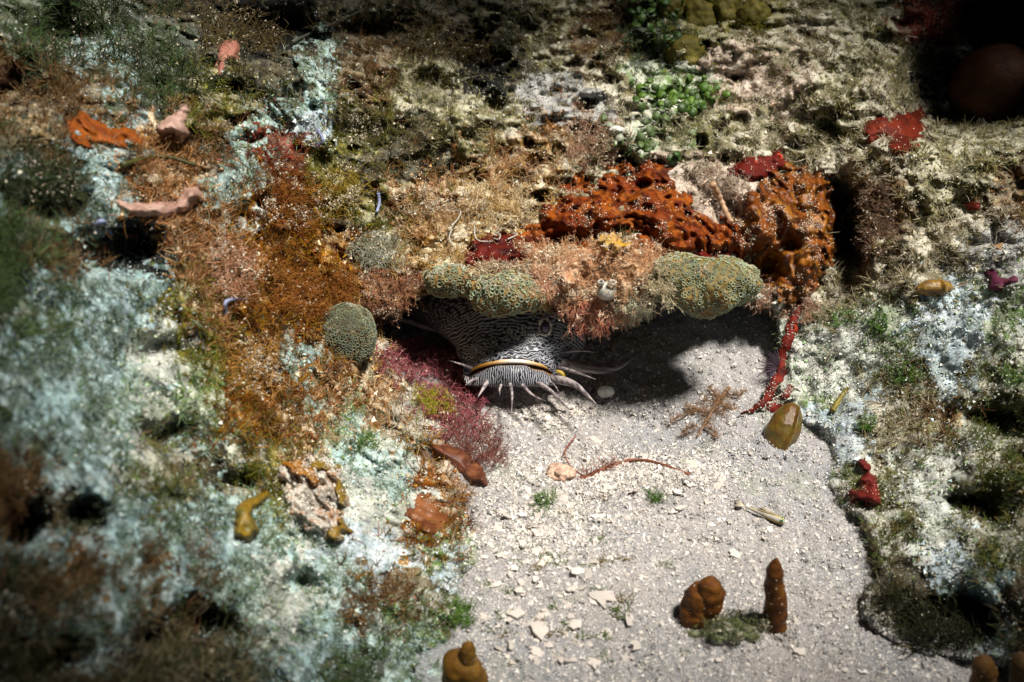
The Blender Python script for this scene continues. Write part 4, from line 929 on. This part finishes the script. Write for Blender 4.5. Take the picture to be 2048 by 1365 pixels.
def strand(name, pts, rad, col, label, cat='algae', lift=.003, mat=None, grp=None, n=40, parent=None, taper=.5, flat=None):
    W3 = [hit(px, py) - FWD * lift for px, py in pts]
    cv_ = bez(W3, n); s_ = np.linspace(0, 1, len(cv_))
    b = MB(); V, F, Kc = tube_vf(cv_, rad * (1 - taper * s_) * (1 + .15 * np.sin(s_ * 40)), 8)
    t = np.clip(.5 + .5 * fbm(V, .006, 2, 601), 0, 1)[:, None]
    b.add(V, F, np.array(col) * (1 - t * .45)); b.F.append(Kc)
    return tag(b.build(name, mat or M_leaf, parent, origin=cv_[0]), label, cat if label else None, grp), cv_
# red strand lying across the rim of the hollow
st_root = thing('red_strand', hit(1160, 955), 'long red-brown weed strand with feathery end lying on shell gravel below the fish', 'algae')
_, cv_ = strand('stem', [(1160, 958), (1190, 945), (1225, 930), (1260, 920), (1300, 922), (1340, 934), (1378, 948)], .0014, (.30, .10, .05), None, parent=st_root)
b = MB(); R_ = cv_[:16][RNG.integers(0, 16, 60)]
branching(b, R_, np.array([0, -.3, .8]) + RNG.normal(0, .8, (60, 3)), .009 * RNG.uniform(.5, 1.2, 60), .0005, c(.24, .06, .05), c(.34, .13, .08), 1, 2)
W3 = bez([hit(1165, 950) - FWD * .004, hit(1140, 930) - FWD * .01, hit(1128, 900) - FWD * .012, hit(1150, 870) - FWD * .008], 20); V, F, Kc = tube_vf(W3, .0005, 6); b.add(V, F, c(.3, .1, .07))
b.build('frond', M_turf, st_root, origin=np.array(st_root.location))
# brown twig weed on the sand at right
tw = thing('twig_weed', hit(1420, 820), 'brown antler-like weed twig lying on the sunlit sand left of the red ribbon', 'algae')
for pts, r_ in (([(1455, 775), (1435, 800), (1420, 825), (1405, 850), (1392, 872)], .0022), ([(1420, 825), (1385, 822), (1358, 832), (1338, 842)], .0012), ([(1435, 800), (1425, 785), (1415, 772)], .0013), ([(1445, 785), (1470, 790), (1490, 780)], .0012), ([(1405, 850), (1425, 862), (1432, 875)], .001), ([(1385, 822), (1370, 812)], .0008), ([(1392, 850), (1372, 858), (1362, 872)], .0009), ([(1435, 800), (1452, 815), (1470, 818)], .0014)):
    _, cv_ = strand('branch', pts, r_ * .55, (.34, .19, .10), None, parent=tw, lift=.005)
    b = MB(); R_ = cv_[RNG.integers(0, len(cv_), 60)]; branching(b, R_, RNG.normal(0, 1, (60, 3)) + np.array([0, 0, .5]), .0045 * RNG.uniform(.4, 1.3, 60), .00035, c(.30, .15, .07), c(.44, .28, .16), 1, 3); b.build('side_hairs', M_turf, tw, origin=np.array(tw.location))
weed('twig_fuzz', [(1395, 800), (1440, 780), (1470, 800), (1440, 850), (1400, 865)], 110, .006, .00045, (.30, .15, .07), (.42, .26, .14), 'fuzzy brown weed growing on the antler-like twig', levels=1)
def ribbon(pts, rad, label):
    raw = bez([(x, y, 0) for x, y in pts], 60)[:, :2]
    H = hit(raw[:, 0], raw[:, 1]); D = (H - CAM) @ FWD
    Dm = np.array([D[max(0, k - 5):k + 6].min() for k in range(len(D))]); Dm = np.convolve(np.pad(Dm, 6, mode='edge'), np.ones(13) / 13, 'valid')
    W3 = at(raw[:, 0], raw[:, 1], Dm - .001); t = np.linspace(0, 1, len(W3))
    b = MB(); r_ = rad * (.75 + .35 * np.interp(np.arange(len(W3)), np.arange(0, len(W3) + 6, 6), RNG.random(len(np.arange(0, len(W3) + 6, 6))) * 1.4)) * np.minimum(1, 6 * (1.02 - t))
    V, F, Kc = tube_vf(W3, r_, 16); V = V + .0012 * np.stack([noise(V, .004, 61 + k) for k in range(3)], -1)
    tt_ = np.clip(.5 + .6 * fbm(V, .005, 3, 66), 0, 1)[:, None]
    b.add(V, F, c(.05, .004, .003) * (1 - tt_) + c(.15, .013, .006) * tt_); b.F.append(Kc)
    kk = RNG.integers(0, len(V), 700); kk = kk[noise(V[kk], .006, 91) > -.1]; GR.append((V[kk] - FWD * .0003, RNG.uniform(.0002, .0006, len(kk)), np.tile(c(.5, .5, .43), (len(kk), 1))))
    tag(b.build('red_sponge', M_sponge, origin=W3[0]), label, 'sponge')
ribbon([(1606, 598), (1588, 640), (1580, 672), (1566, 705), (1562, 742), (1548, 772), (1532, 800), (1508, 818), (1482, 830)], .0032, 'long thin red sponge strand running from the ledge down to the sand')
ribbon([(1582, 775), (1566, 795), (1545, 815), (1525, 822)], .0028, 'short red sponge offshoot between the long red strand and the brown oval shell')
# pale spike, worms, blue bryozoan
strand('pale_spike', [(1418, 372), (1432, 398), (1444, 425), (1456, 448)], .0024, (.62, .40, .24), 'pale orange spike poking down over the orange sponge', 'algae', lift=.012, taper=.3)
for pts, lb in (([(905, 455), (918, 440), (922, 425), (905, 428)], 'hooked white worm tube at the top of the tangled white tubes'), ([(950, 455), (951, 475), (960, 485), (985, 486)], 'J-shaped white worm tube beside the red sponge'), ([(990, 468), (1000, 472), (998, 482), (988, 480)], 'tiny curled white worm tube over the red sponge'), ([(1015, 482), (1035, 472), (1025, 470)], 'short white worm tube at the right end of the tangle'), ([(905, 462), (900, 480), (908, 495)], 'straight white worm tube above the small coral knob')):
    strand('worm_tube', pts, .0006, (.5, .46, .4), lb, 'worm', lift=.010, mat=M_shell, grp='white worm tubes', taper=.2, n=24)
for pts, lb in (([(460, 628), (463, 604), (500, 600)], 'bluish angled bryozoan twig on the rust weed at left'), ([(640, 265), (650, 285), (640, 300)], 'faint blue bryozoan twig above the rust patch'), ([(760, 390), (762, 410), (757, 428)], 'pale blue bryozoan twig near the dark olive weed'), ([(205, 455), (222, 448), (240, 478)], 'blue-grey forked twig in the dark pit at left')):
    strand('blue_twig', pts, .0012, (.30, .34, .55), lb, 'bryozoan', lift=.010, mat=M_shell, grp='blue bryozoan twigs', taper=.2, n=20)
for pts, r_, col, lb in (([(130, 20), (170, 40), (215, 55), (240, 90)], .0035, (.05, .09, .02), 'arched dark green weed frond in the upper left corner'), ([(216, -10), (216, 25), (214, 55)], .003, (.05, .09, .02), 'upright dark green weed stalk meeting the arched frond'), ([(0, 375), (60, 368), (140, 360)], .006, (.05, .10, .03), 'broad dark green blade at the left edge'), ([(-20, 810), (15, 815), (40, 830)], .006, (.09, .14, .02), 'green blade tip at the lower left edge'),
                         ([(255, 335), (330, 318), (400, 335)], .004, (.16, .16, .04), 'olive blade above the ruffled pink shelf'), ([(655, 60), (700, 40), (730, 25)], .003, (.16, .14, .09), 'pale dusty stem in the dark top left'), ([(590, 90), (630, 70), (660, 58)], .003, (.3, .3, .24), 'sediment-covered stem below the pale dusty stem')):
    strand('seaweed_frond', pts, r_ * .42, np.array(col) * .5, lb, 'algae', lift=.008, grp='weed blades of the left bank', n=30)
strand('mustard_weed', [(1660, 822), (1672, 800), (1685, 782), (1692, 775)], .0019, (.30, .24, .03), 'mustard weed blade in the notch above the pale blue sand', 'algae', lift=.006)

# feather duster worm
FD = hit(1548, 738) - FWD * .016
fw = thing('feather_duster_worm', FD, 'small mauve feather duster worm fanning out beside the red cup', 'worm')
for k in range(24):
    a = math.radians(95 + k * 175 / 23 + random.uniform(-4, 4)); L_ = random.uniform(.0125, .0180)
    d = RIGHT * math.cos(a) + UP * math.sin(a)
    pts = bez([FD, FD + d * L_ * .5 - FWD * .004, FD + d * L_ - FWD * .002 - UP * .0015], 12)
    b = MB(); V, F, Kc = tube_vf(pts, .00036 * (1 - .5 * np.linspace(0, 1, len(pts))), 6); b.add(V, F, c(.10, .065, .095)); b.F.append(Kc)
    b.build('radiole', M_turf, fw, origin=FD)
b = MB(); V, F, Kc = tube_vf(bez([FD, FD + RIGHT * .004 + UP * .002, FD + RIGHT * .010 + UP * .006 + FWD * .004], 10), .0019, 10); b.add(V, F, c(.42, .22, .16)); b.F.append(Kc)
b.build('tube', M_flesh, fw, origin=FD)

# ------------------------------------------------------------------ oval shells
def oval(px, py, rx, ry, rot, rz, label, cols, seed):
    D = float((hit(px, py) - CAM) @ FWD)
    def sh(V, L_):
        L_ = L_.copy(); L_[:, 2] *= np.where(L_[:, 2] > 0, 1, .5)
        L_[:, 2] += .0028 * np.exp(-((V[:, 0] - .30) / .13) ** 2) * (V[:, 2] > 0)
        L_[:, 0] *= 1 - .10 * V[:, 1]
        return L_
    o, P, F = lump('oval_shell', px, py, D - rz * .4, rx, ry, rz, label, 'shell', cols, M_glossy, .05, sub=6, rot=rot, shape=sh, seed=seed, cnoise=.010)
    return o
oval(1567, 859, 33, 57, -.38, .012, 'glossy brown oval shell leaning on the right sand bank', [(.13, .058, .008), (.09, .04, .008), (.10, .075, .012), (.16, .08, .012), (.04, .02, .008)], 71)
oval(1868, 576, 38, 17, .05, .008, 'flat yellow-brown oval shell on the pale rock at right', [(.20, .11, .015), (.25, .14, .025), (.12, .06, .015)], 72)

# ------------------------------------------------------------------ finger sponges of the foreground
def finger(name, base, top, radii, label, col=((.12, .042, .006), (.08, .026, .006), (.17, .065, .009)), seed=0, base_lift=0., lean=0., grp='finger sponges standing on the sand', parent=None):
    B = hit(*base) + np.array([0, 0, base_lift]); lo, hi = 0.0, .25
    for _ in range(40):
        m_ = (lo + hi) / 2
        if proj(B + np.array([0, lean * m_, m_]))[1] > top[1]: lo = m_
        else: hi = m_
    h = lo; T = B + np.array([0, lean * h, h]); D = (T - CAM) @ FWD
    T = T + RIGHT * (top[0] - proj(T)[0]) * mpp(D)
    k = mpp(((B + T) / 2 - CAM) @ FWD); n = 46; s_ = np.linspace(0, 1, n)
    cvp = B - np.array([0, 0, .006]) + (T - B + np.array([0, 0, .006])) * s_[:, None] + RIGHT[None] * (.0022 * np.sin(s_ * 4 + seed))[:, None]
    rad = np.interp(s_, np.linspace(0, 1, len(radii)), radii) * k
    rad[-4:] *= np.array([.93, .8, .55, .2]);
    V, F, Kc = tube_vf(cvp, rad, 32)
    ax = cvp[np.repeat(np.arange(n), 32)]
    V[:n * 32] = ax + (V[:n * 32] - ax) * (1 + .13 * fbm(V[:n * 32], .010, 3, 701 + seed) + .07 * fbm(V[:n * 32], .0035, 3, 705 + seed) + .02 * np.sin(V[:n * 32, 2] * 700 + seed + 2 * noise(V[:n * 32], .01, 5)))[:, None]
    cc = np.array(col); t = np.clip(.5 + .5 * fbm(V, .009, 3, 711 + seed), 0, .999) * (len(cc) - 1); i = t.astype(int); f = (t - i)[:, None]
    b = MB(); b.add(V, F, cc[i] * (1 - f) + cc[np.minimum(i + 1, len(cc) - 1)] * f); b.F.append(Kc)
    kk = RNG.integers(0, n * 32, 70); GR.append((V[kk], RNG.uniform(.00015, .0004, 70), np.tile(c(.45, .38, .28), (70, 1))))
    bk = B + np.stack([RNG.normal(0, 1, 500), RNG.normal(0, 1, 500), np.zeros(500)], -1) * radii[0] * k * .9; bk[:, 2] = B[2] + .0012; GR.append((bk, RNG.uniform(.0003, .0010, 500), np.tile(c(.42, .38, .35), (500, 1)) * RNG.uniform(.5, 1.2, (500, 1))))
    o = b.build(name, M_sponge, parent, origin=B)
    return tag(o, label, 'sponge' if label else None, grp if label else None), B
finger('finger_sponge', (1540, 1252), (1562, 1116), [22, 24, 23, 22, 19, 16, 7], 'tall pointed brown finger sponge standing on the sand', seed=1)
def twolobe(lab, pts, col, seed):
    B = hit(*pts[0][0]); r_ = thing('lobed_sponge', B, lab, 'sponge', 'finger sponges standing on the sand')
    for k, (ba, to, ra) in enumerate(pts):
        finger('lobe', ba, to, ra, None, col, seed + k, parent=r_)
twolobe('short two-lobed brown sponge beside the tall pointed finger', [((1400, 1238), (1392, 1172), [30, 34, 33, 28, 20]), ((1412, 1240), (1413, 1160), [18, 24, 26, 26, 18])], ((.14, .046, .006), (.09, .03, .006), (.18, .065, .008)), 4)
twolobe('lobed mustard-brown sponge at the bottom edge left of the sand', [((935, 1420), (930, 1308), [44, 48, 46, 40, 26]), ((940, 1420), (944, 1284), [20, 22, 22, 20, 14])], ((.19, .09, .01), (.13, .06, .01), (.22, .12, .015)), 7)
finger('finger_sponge', (1960, 1420), (1962, 1316), [22, 24, 24, 22, 18], 'stubby dark finger sponge in the bottom right corner, left one', ((.09, .05, .015), (.13, .06, .015)), 11)
finger('finger_sponge', (2045, 1430), (2046, 1310), [26, 30, 30, 28, 20], 'thick dark finger sponge cut by the bottom right corner', ((.07, .04, .015), (.11, .06, .02)), 12)
lump('mossy_rock', 1455, 1268, float(sand_D(1455, 1268)) + .002, 72, 26, .012, 'low green-fuzzed rock on the sand in front of the two brown sponges', 'rock', [(.26, .27, .19), (.10, .11, .04), (.36, .35, .28), (.06, .06, .03)], M_reef, .28, seed=81, sub=6, cnoise=.009)
weed('weed_tuft', [(1385, 1250), (1440, 1252), (1520, 1240), (1530, 1275), (1460, 1295), (1400, 1285)], 170, .005, .00055, (.10, .12, .04), (.20, .22, .09), 'green weed fuzz on the low rock in front of the brown sponges', levels=1, grain=160, lift=lambda P: np.array([0, 0, .006]) * np.ones((len(P), 1)))

# ------------------------------------------------------------------ goby
def goby():
    A_, B_ = on_sand(np.array(1492.), np.array(1022.)) + np.array([0, 0, .003]), on_sand(np.array(1568.), np.array(1052.)) + np.array([0, 0, .003])
    r_ = thing('goby', (A_ + B_) / 2, 'tiny see-through goby with yellow stripes hovering over the sand', 'fish')
    s_ = np.linspace(0, 1, 26); cv_ = A_ + (B_ - A_) * s_[:, None]
    rad = np.interp(s_, [0, .15, .5, .8, .95, 1], [.0006, .0009, .0018, .0024, .0019, .0008])
    V, F, Kc = tube_vf(cv_, rad, 20)
    q = np.arange(len(V)) % 20; st_ = ((q % 7) < 2).astype(float)[:, None]
    b = MB(); b.add(V, F, c(.44, .41, .36) * (1 - st_) + c(.38, .28, .05) * st_); b.F.append(Kc); b.build('body', M_leaf, r_, origin=np.array(r_.location))
    d = (B_ - A_) / np.linalg.norm(B_ - A_); u = np.array([0, 0, 1.0]); sd_ = np.cross(d, u)
    for nm, V in (('tail_fin', [A_, A_ - d * .008 + sd_ * .004, A_ - d * .006, A_ - d * .008 - sd_ * .004]), ('dorsal_fin', [A_ + (B_ - A_) * .3 + u * .002, A_ + (B_ - A_) * .4 + u * .0055, A_ + (B_ - A_) * .6 + u * .005, A_ + (B_ - A_) * .75 + u * .003])):
        V = np.array(V); V2 = np.concatenate([V + sd_ * .0002 + u * .0002, V - sd_ * .0002 - u * .0002])
        b = MB(); b.add(V2, [[0, 1, 2, 3], [7, 6, 5, 4], [0, 4, 5, 1], [1, 5, 6, 2], [2, 6, 7, 3], [3, 7, 4, 0]], c(.5, .44, .34)); b.build(nm, M_leaf, r_, origin=A_)
    for sg in (-1, 1):
        V, F = ico(3); p = A_ + (B_ - A_) * .93 + sd_ * sg * .0013 + u * .0013
        b = MB(); b.add(p + V * .0010, F, c(.03, .13, .03)); b.build('eye', M_eye, r_, origin=p)
goby()

# ------------------------------------------------------------------ pebbles and shell bits
lump('pink_pebble', 1122, 948, float(sand_D(1122, 948)) - .002, 30, 19, .009, 'pink encrusted pebble at the feathery end of the red strand', 'pebble', [(.5, .30, .22), (.6, .45, .34), (.42, .2, .13)], M_reef, .2, seed=91)
lump('pale_pebble', 1376, 934, float(sand_D(1376, 934)) - .002, 21, 14, .007, 'pale sand-coated pebble at the thin end of the red strand', 'pebble', [(.46, .46, .38), (.52, .5, .44)], M_reef, .15, seed=92)
lump('white_pebble', 1213, 783, float(sand_D(1213, 783)) + .004, 16, 13, .004, 'white oval pebble in the shade right of the whiskers', 'pebble', [(.40, .40, .37), (.46, .46, .42)], M_shell, .16, seed=93)
lump('pale_pebble', 1232, 262, float(reef_D(1232, 262)) - .006, 17, 10, .006, 'oval white pebble lodged in the dusty green leaves', 'pebble', [(.6, .58, .52)], M_shell, .12, seed=94)
def fragment(seed, r=1.0):
    g = np.random.default_rng(seed); n = 11
    an = np.sort(np.arange(n) / n * 2 * np.pi + g.normal(0, .18, n)); rr = r * (1 + .24 * g.normal(0, 1, n)); rr = np.clip(rr, .5, 1.5)
    x, y = np.cos(an) * rr, np.sin(an) * rr * g.uniform(.55, .95)
    tl = g.uniform(.12, .24); cv_ = g.uniform(.05, .3)
    top = np.stack([x, y, tl + cv_ * (1 - (x ** 2 + y ** 2)) - .0 * x], -1); bot = np.stack([x * .9, y * .9, -.1 + 0 * x], -1); mid = np.stack([x * .55, y * .55, tl + cv_ * (1 - .3 * (x ** 2 + y ** 2)) + g.normal(0, .03, n)], -1)
    V = np.concatenate([bot, top, mid, [[0, 0, tl + cv_]], [[0, 0, -.1]]]); i = np.arange(n); j = (i + 1) % n
    F4 = np.concatenate([np.stack([i, j, j + n, i + n], -1), np.stack([i + n, j + n, j + 2 * n, i + 2 * n], -1)])
    F3 = np.concatenate([np.stack([i + 2 * n, j + 2 * n, np.full(n, 3 * n)], -1), np.stack([j, i, np.full(n, 3 * n + 1)], -1)])
    b = MB(); b.add(V, F4, c(.60, .54, .49) * g.uniform(.85, 1.12)); b.F.append(F3)
    o = b.build('shell_fragment', M_shell, smooth=False)
    return o
PROTO = [fragment(900 + k) for k in range(14)]
used = set()
def place_frag(px, py, rpx, label, grp='white shell fragments on the sand', tilt=.35):
    k = random.randrange(len(PROTO)); src = PROTO[k]
    if k not in used: o = src; used.add(k)
    else:
        o = src.copy(); COL.objects.link(o)
    P = on_sand(np.array(float(px)), np.array(float(py)), True); D = float((P - CAM) @ FWD)
    R_ = reef_D(px, py)
    s = rpx * mpp(D) * 1.0
    o.location = P + np.array([0, 0, .0002]); o.scale = (s, s, s * random.uniform(.6, 1.1)); o.rotation_euler = (random.gauss(0, tilt), random.gauss(0, tilt), random.uniform(0, 6.28))
    tag(o, label, 'shell fragment', grp)
    return o
for (px, py, r, lb) in [(1203, 1196, 24, 'largest angular white shell fragment in the middle of the sand'), (1232, 1050, 0, ''), (1078, 1262, 22, 'dull round shell fragment low on the sand'), (1185, 1325, 24, 'wide oval shell fragment near the bottom edge'), (1030, 1228, 20, 'flat white fragment near the left edge of the sand'), (990, 1170, 18, 'rounded white fragment beside the left bank'), (1385, 970, 15, 'long thin shell flake on the rim of the sand'), (1148, 1028, 12, ''), (1196, 1034, 12, ''), (1085, 1060, 14, 'squarish white fragment on the left part of the upper sand'), (1152, 1250, 16, ''), (1260, 1240, 14, ''), (1470, 1110, 14, ''), (1352, 1022, 10, ''), (1118, 1318, 14, ''), (1045, 1090, 16, ''), (1140, 1012, 12, ''), (1215, 980, 13, 'pinkish flake under the red strand'), (1155, 1145, 15, ''), (1090, 1125, 16, ''), (1600, 1305, 14, 'lone oval shell bit at the bottom right of the sand'), (1690, 1340, 10, ''), (1380, 1180, 0, ''), (1540, 1060, 10, '')]:
    if r: place_frag(px, py, r, lb or 'white shell fragment lying flat on the sand', tilt=.15)
cnt = 0; q = 0
while cnt < 205 and q < 5000:
    q += 1
    z_ = random.random()
    if z_ < .55: px, py, r = random.gauss(1090, 95), random.uniform(980, 1330), abs(random.gauss(5.5, 3.2)) + 3
    elif z_ < .8: px, py, r = random.gauss(1230, 110), random.gauss(945, 28), abs(random.gauss(5, 2.5)) + 3
    else: px, py, r = random.uniform(980, 1650), random.uniform(800, 1330), abs(random.gauss(3.5, 1.5)) + 2.5
    if seg_dist(np.array([px]), np.array([py]), SANDPOLY)[0] < 8 or (py < 800): continue
    place_frag(px, py, r, 'white shell fragment lying flat on the sand'); cnt += 1
for k in range(110):
    px, py = random.gauss(1105, 55), random.gauss(812, 24)
    if py < 775: continue
    place_frag(px, py, random.uniform(4, 9), 'broken white shell bit under the whiskers of the fish', 'shell bits under the fish chin', tilt=.6)
# specks of drifting weed on the sand
for k in range(46):
    px, py = (random.gauss(1100, 110), random.uniform(985, 1330)) if k < 32 else (random.uniform(980, 1640), random.uniform(960, 1320))
    if seg_dist(np.array([px]), np.array([py]), SANDPOLY)[0] < 12: continue
    P = on_sand(np.array(px), np.array(py)); b = MB(); m_ = random.randint(8, 22)
    R_ = P + RNG.normal(0, .0016, (m_, 3)) * np.array([1.6, .8, .1])
    g_ = random.random()
    branching(b, R_, RNG.normal(0, 1, (m_, 3)) * np.array([1, 1, .25]) + np.array([0, 0, .25]), .0042 * RNG.uniform(.4, 1.2, m_), .0006, c(.09, .17, .04) if g_ < .6 else c(.16, .13, .03), c(.2, .24, .08) if g_ < .6 else c(.26, .18, .05), 1, 1)
    tag(b.build('weed_scrap', M_turf, origin=P), 'small scrap of green or brown weed on the sand', 'algae', 'weed scraps on the sand')
place_frag(1775, 700, 10, 'white shell chip on the pale rock at right') if False else None
# ------------------------------------------------------------------ turf and sediment nobody could count
def grid_at(px, py):
    i = np.clip((px - U0) / ST, 0, nu - 1.01); j = np.clip((py - V0) / ST, 0, nv - 1.01)
    i0 = i.astype(int); j0 = j.astype(int); fi = (i - i0)[:, None]; fj = (j - j0)[:, None]
    P = (RP[j0, i0] * (1 - fi) + RP[j0, i0 + 1] * fi) * (1 - fj) + (RP[j0 + 1, i0] * (1 - fi) + RP[j0 + 1, i0 + 1] * fi) * fj
    return P, RN[j0, i0], bil(SDS, px, py, cu[0], cv[0], cs)
def sponge_mask(px, py):
    m = np.zeros(px.shape, bool)
    for p, big_ in SPONGES:
        a = np.array(p); bb = (px > a[:, 0].min()) & (px < a[:, 0].max()) & (py > a[:, 1].min()) & (py < a[:, 1].max())
        if bb.any(): m[bb] |= seg_dist(px[bb], py[bb], p) + 10 * n2(px[bb], py[bb], 22, 8) > (12 if big_ else 6)
    return m
def sample(n, jit):
    px = RNG.uniform(-170, 2220, n); py = RNG.uniform(-170, 1530, n)
    P, N, s = grid_at(px, py)
    jx = px + RNG.normal(0, jit, n); jy = py + RNG.normal(0, jit, n)
    idx = reg_at(jx, jy)
    ok = (s < 6) & ~(sponge_mask(px, py) & (fbm(P, .018, 2, 831) < .28 + .5 * (px > 1700) + .5 * (px < 300)))
    return px, py, P, N, idx, ok
arr = lambda k: np.array([PAL[n][k] for n in PN], float)
# weed turf
px, py, P, N, idx, ok = sample(110000, 34)
den = arr(4)[idx]; cl = smooth01(.5 + .9 * fbm(P, .016, 3, 801))
ok &= RNG.random(len(px)) < den * cl * 1.1
P, N, idx = P[ok], N[ok], idx[ok]
b = MB(); K_ = 5
R_ = np.repeat(P, K_, 0); Dn = np.repeat(N * .8 + np.array([0, -.1, .35]), K_, 0) + RNG.normal(0, .55, (len(P) * K_, 3))
ln = np.repeat(arr(5)[idx] * RNG.uniform(.6, 1.9, len(P)), K_)
cf = np.repeat(pal_col(idx, 3, RNG.random(len(idx))) * RNG.uniform(.6, 1.25, (len(idx), 1)), K_, 0)
strands(b, R_, Dn, ln, RNG.uniform(.0003, .0007, len(R_)), cf, seg=4, curl=1.1)
tag(b.build('turf_algae', M_turf, smooth=True), 'short fuzzy turf of mixed brown, green and tan weed over the whole reef rock', 'algae', kind='stuff')
# flat crumbs of weed, crust and rubble
px, py, P, N, idx, ok = sample(120000, 38)
cl = smooth01(.5 + .8 * fbm(P, .010, 3, 811)); ok &= RNG.random(len(px)) < (.25 + .75 * cl)
P, N, idx = P[ok], N[ok], idx[ok]
n = len(P); S_ = (np.abs(RNG.normal(0, .00055, n)) + .0003) * np.clip(((P - CAM) @ FWD) / .75, .5, 1)
r_ = RNG.random(n); colc = np.where((r_ < .45)[:, None], pal_col(idx, 0, RNG.random(n)), np.where((r_ < .7)[:, None], pal_col(idx, 3, RNG.random(n)), pal_col(idx, 1, RNG.random(n)))) * RNG.uniform(.5, 1.25, (n, 1))
b = MB(); grains(b, P + N * S_[:, None] * .4, S_, colc)
tag(b.build('crumbs', M_grain, smooth=False), 'crumbs of crust, shell and dead weed stuck to the reef rock', 'rubble', kind='stuff')
# pale sediment
px, py, P, N, idx, ok = sample(330000, 28)
cl = smooth01(.45 + 1.0 * fbm(P, .014, 3, 821)); up_ = smooth01((N[:, 2] + .15) / .7)
ok &= RNG.random(len(px)) < arr(2)[idx] * (.12 + .88 * cl) * (.2 + .8 * up_)
P, N, idx = P[ok], N[ok], idx[ok]; n = len(P)
GR.append((P + N * RNG.uniform(0, .0022, (n, 1)) + RNG.normal(0, .0003, (n, 3)), np.where(RNG.random(n) < .1, RNG.uniform(.0004, .0008, n), RNG.uniform(.00018, .00045, n)) * np.clip(((P - CAM) @ FWD) / .75, .6, 1), pal_col(idx, 1, RNG.random(n)) * RNG.uniform(.75, 1.15, (n, 1))))
b = MB(); grains(b, np.concatenate([g[0] for g in GR]), np.concatenate([g[1] for g in GR]), np.concatenate([g[2] for g in GR]))
tag(b.build('sediment', M_grain, smooth=False), 'pale sediment grains dusting weed, sponge and rock', 'sediment', kind='stuff')
# grit of the sand floor
n = 120000
px = RNG.uniform(760, 2000, n); py = RNG.uniform(620, 1440, n); s = bil(SDS, px, py, cu[0], cv[0], cs)
ok = (s > -4) | ((py > 690) & (RNG.random(n) < .8 * np.exp(np.minimum(s, 0) / 16))); px, py, s = px[ok], py[ok], s[ok]; P = np.where((s < 14)[:, None], hit(px, py), on_sand(px, py, True))
gx = np.concatenate([RNG.normal(1230, 120, 5000), RNG.normal(1105, 48, 3500), RNG.normal(1100, 110, 2500)]); gy = np.concatenate([RNG.normal(945, 24, 5000), RNG.normal(808, 20, 3500), RNG.normal(1040, 40, 2500)])
g_ok = (bil(SDS, gx, gy, cu[0], cv[0], cs) > 5) & (gy > 700); P2 = on_sand(gx[g_ok], gy[g_ok], True); nb = len(P2)
P = np.concatenate([P, P2]); n = len(P); g_ = RNG.random(n)
S_ = np.where(g_ < .93, RNG.uniform(.00022, .0006, n), RNG.uniform(.0006, .0014, n)); S_[-nb:] = RNG.uniform(.0005, .0013, nb)
colg = np.array([c(.62, .57, .52), c(.52, .48, .44), c(.66, .63, .6), c(.30, .29, .28), c(.22, .22, .22)])[RNG.choice(5, n, p=[.3, .24, .22, .14, .10])] * RNG.uniform(.8, 1.15, (n, 1))
b = MB(); grains(b, P + np.array([0, 0, .0001]), S_, colg)
tag(b.build('sand_grit', M_grain, smooth=False), 'coarse coral grit covering the sand floor', 'sand', kind='stuff')
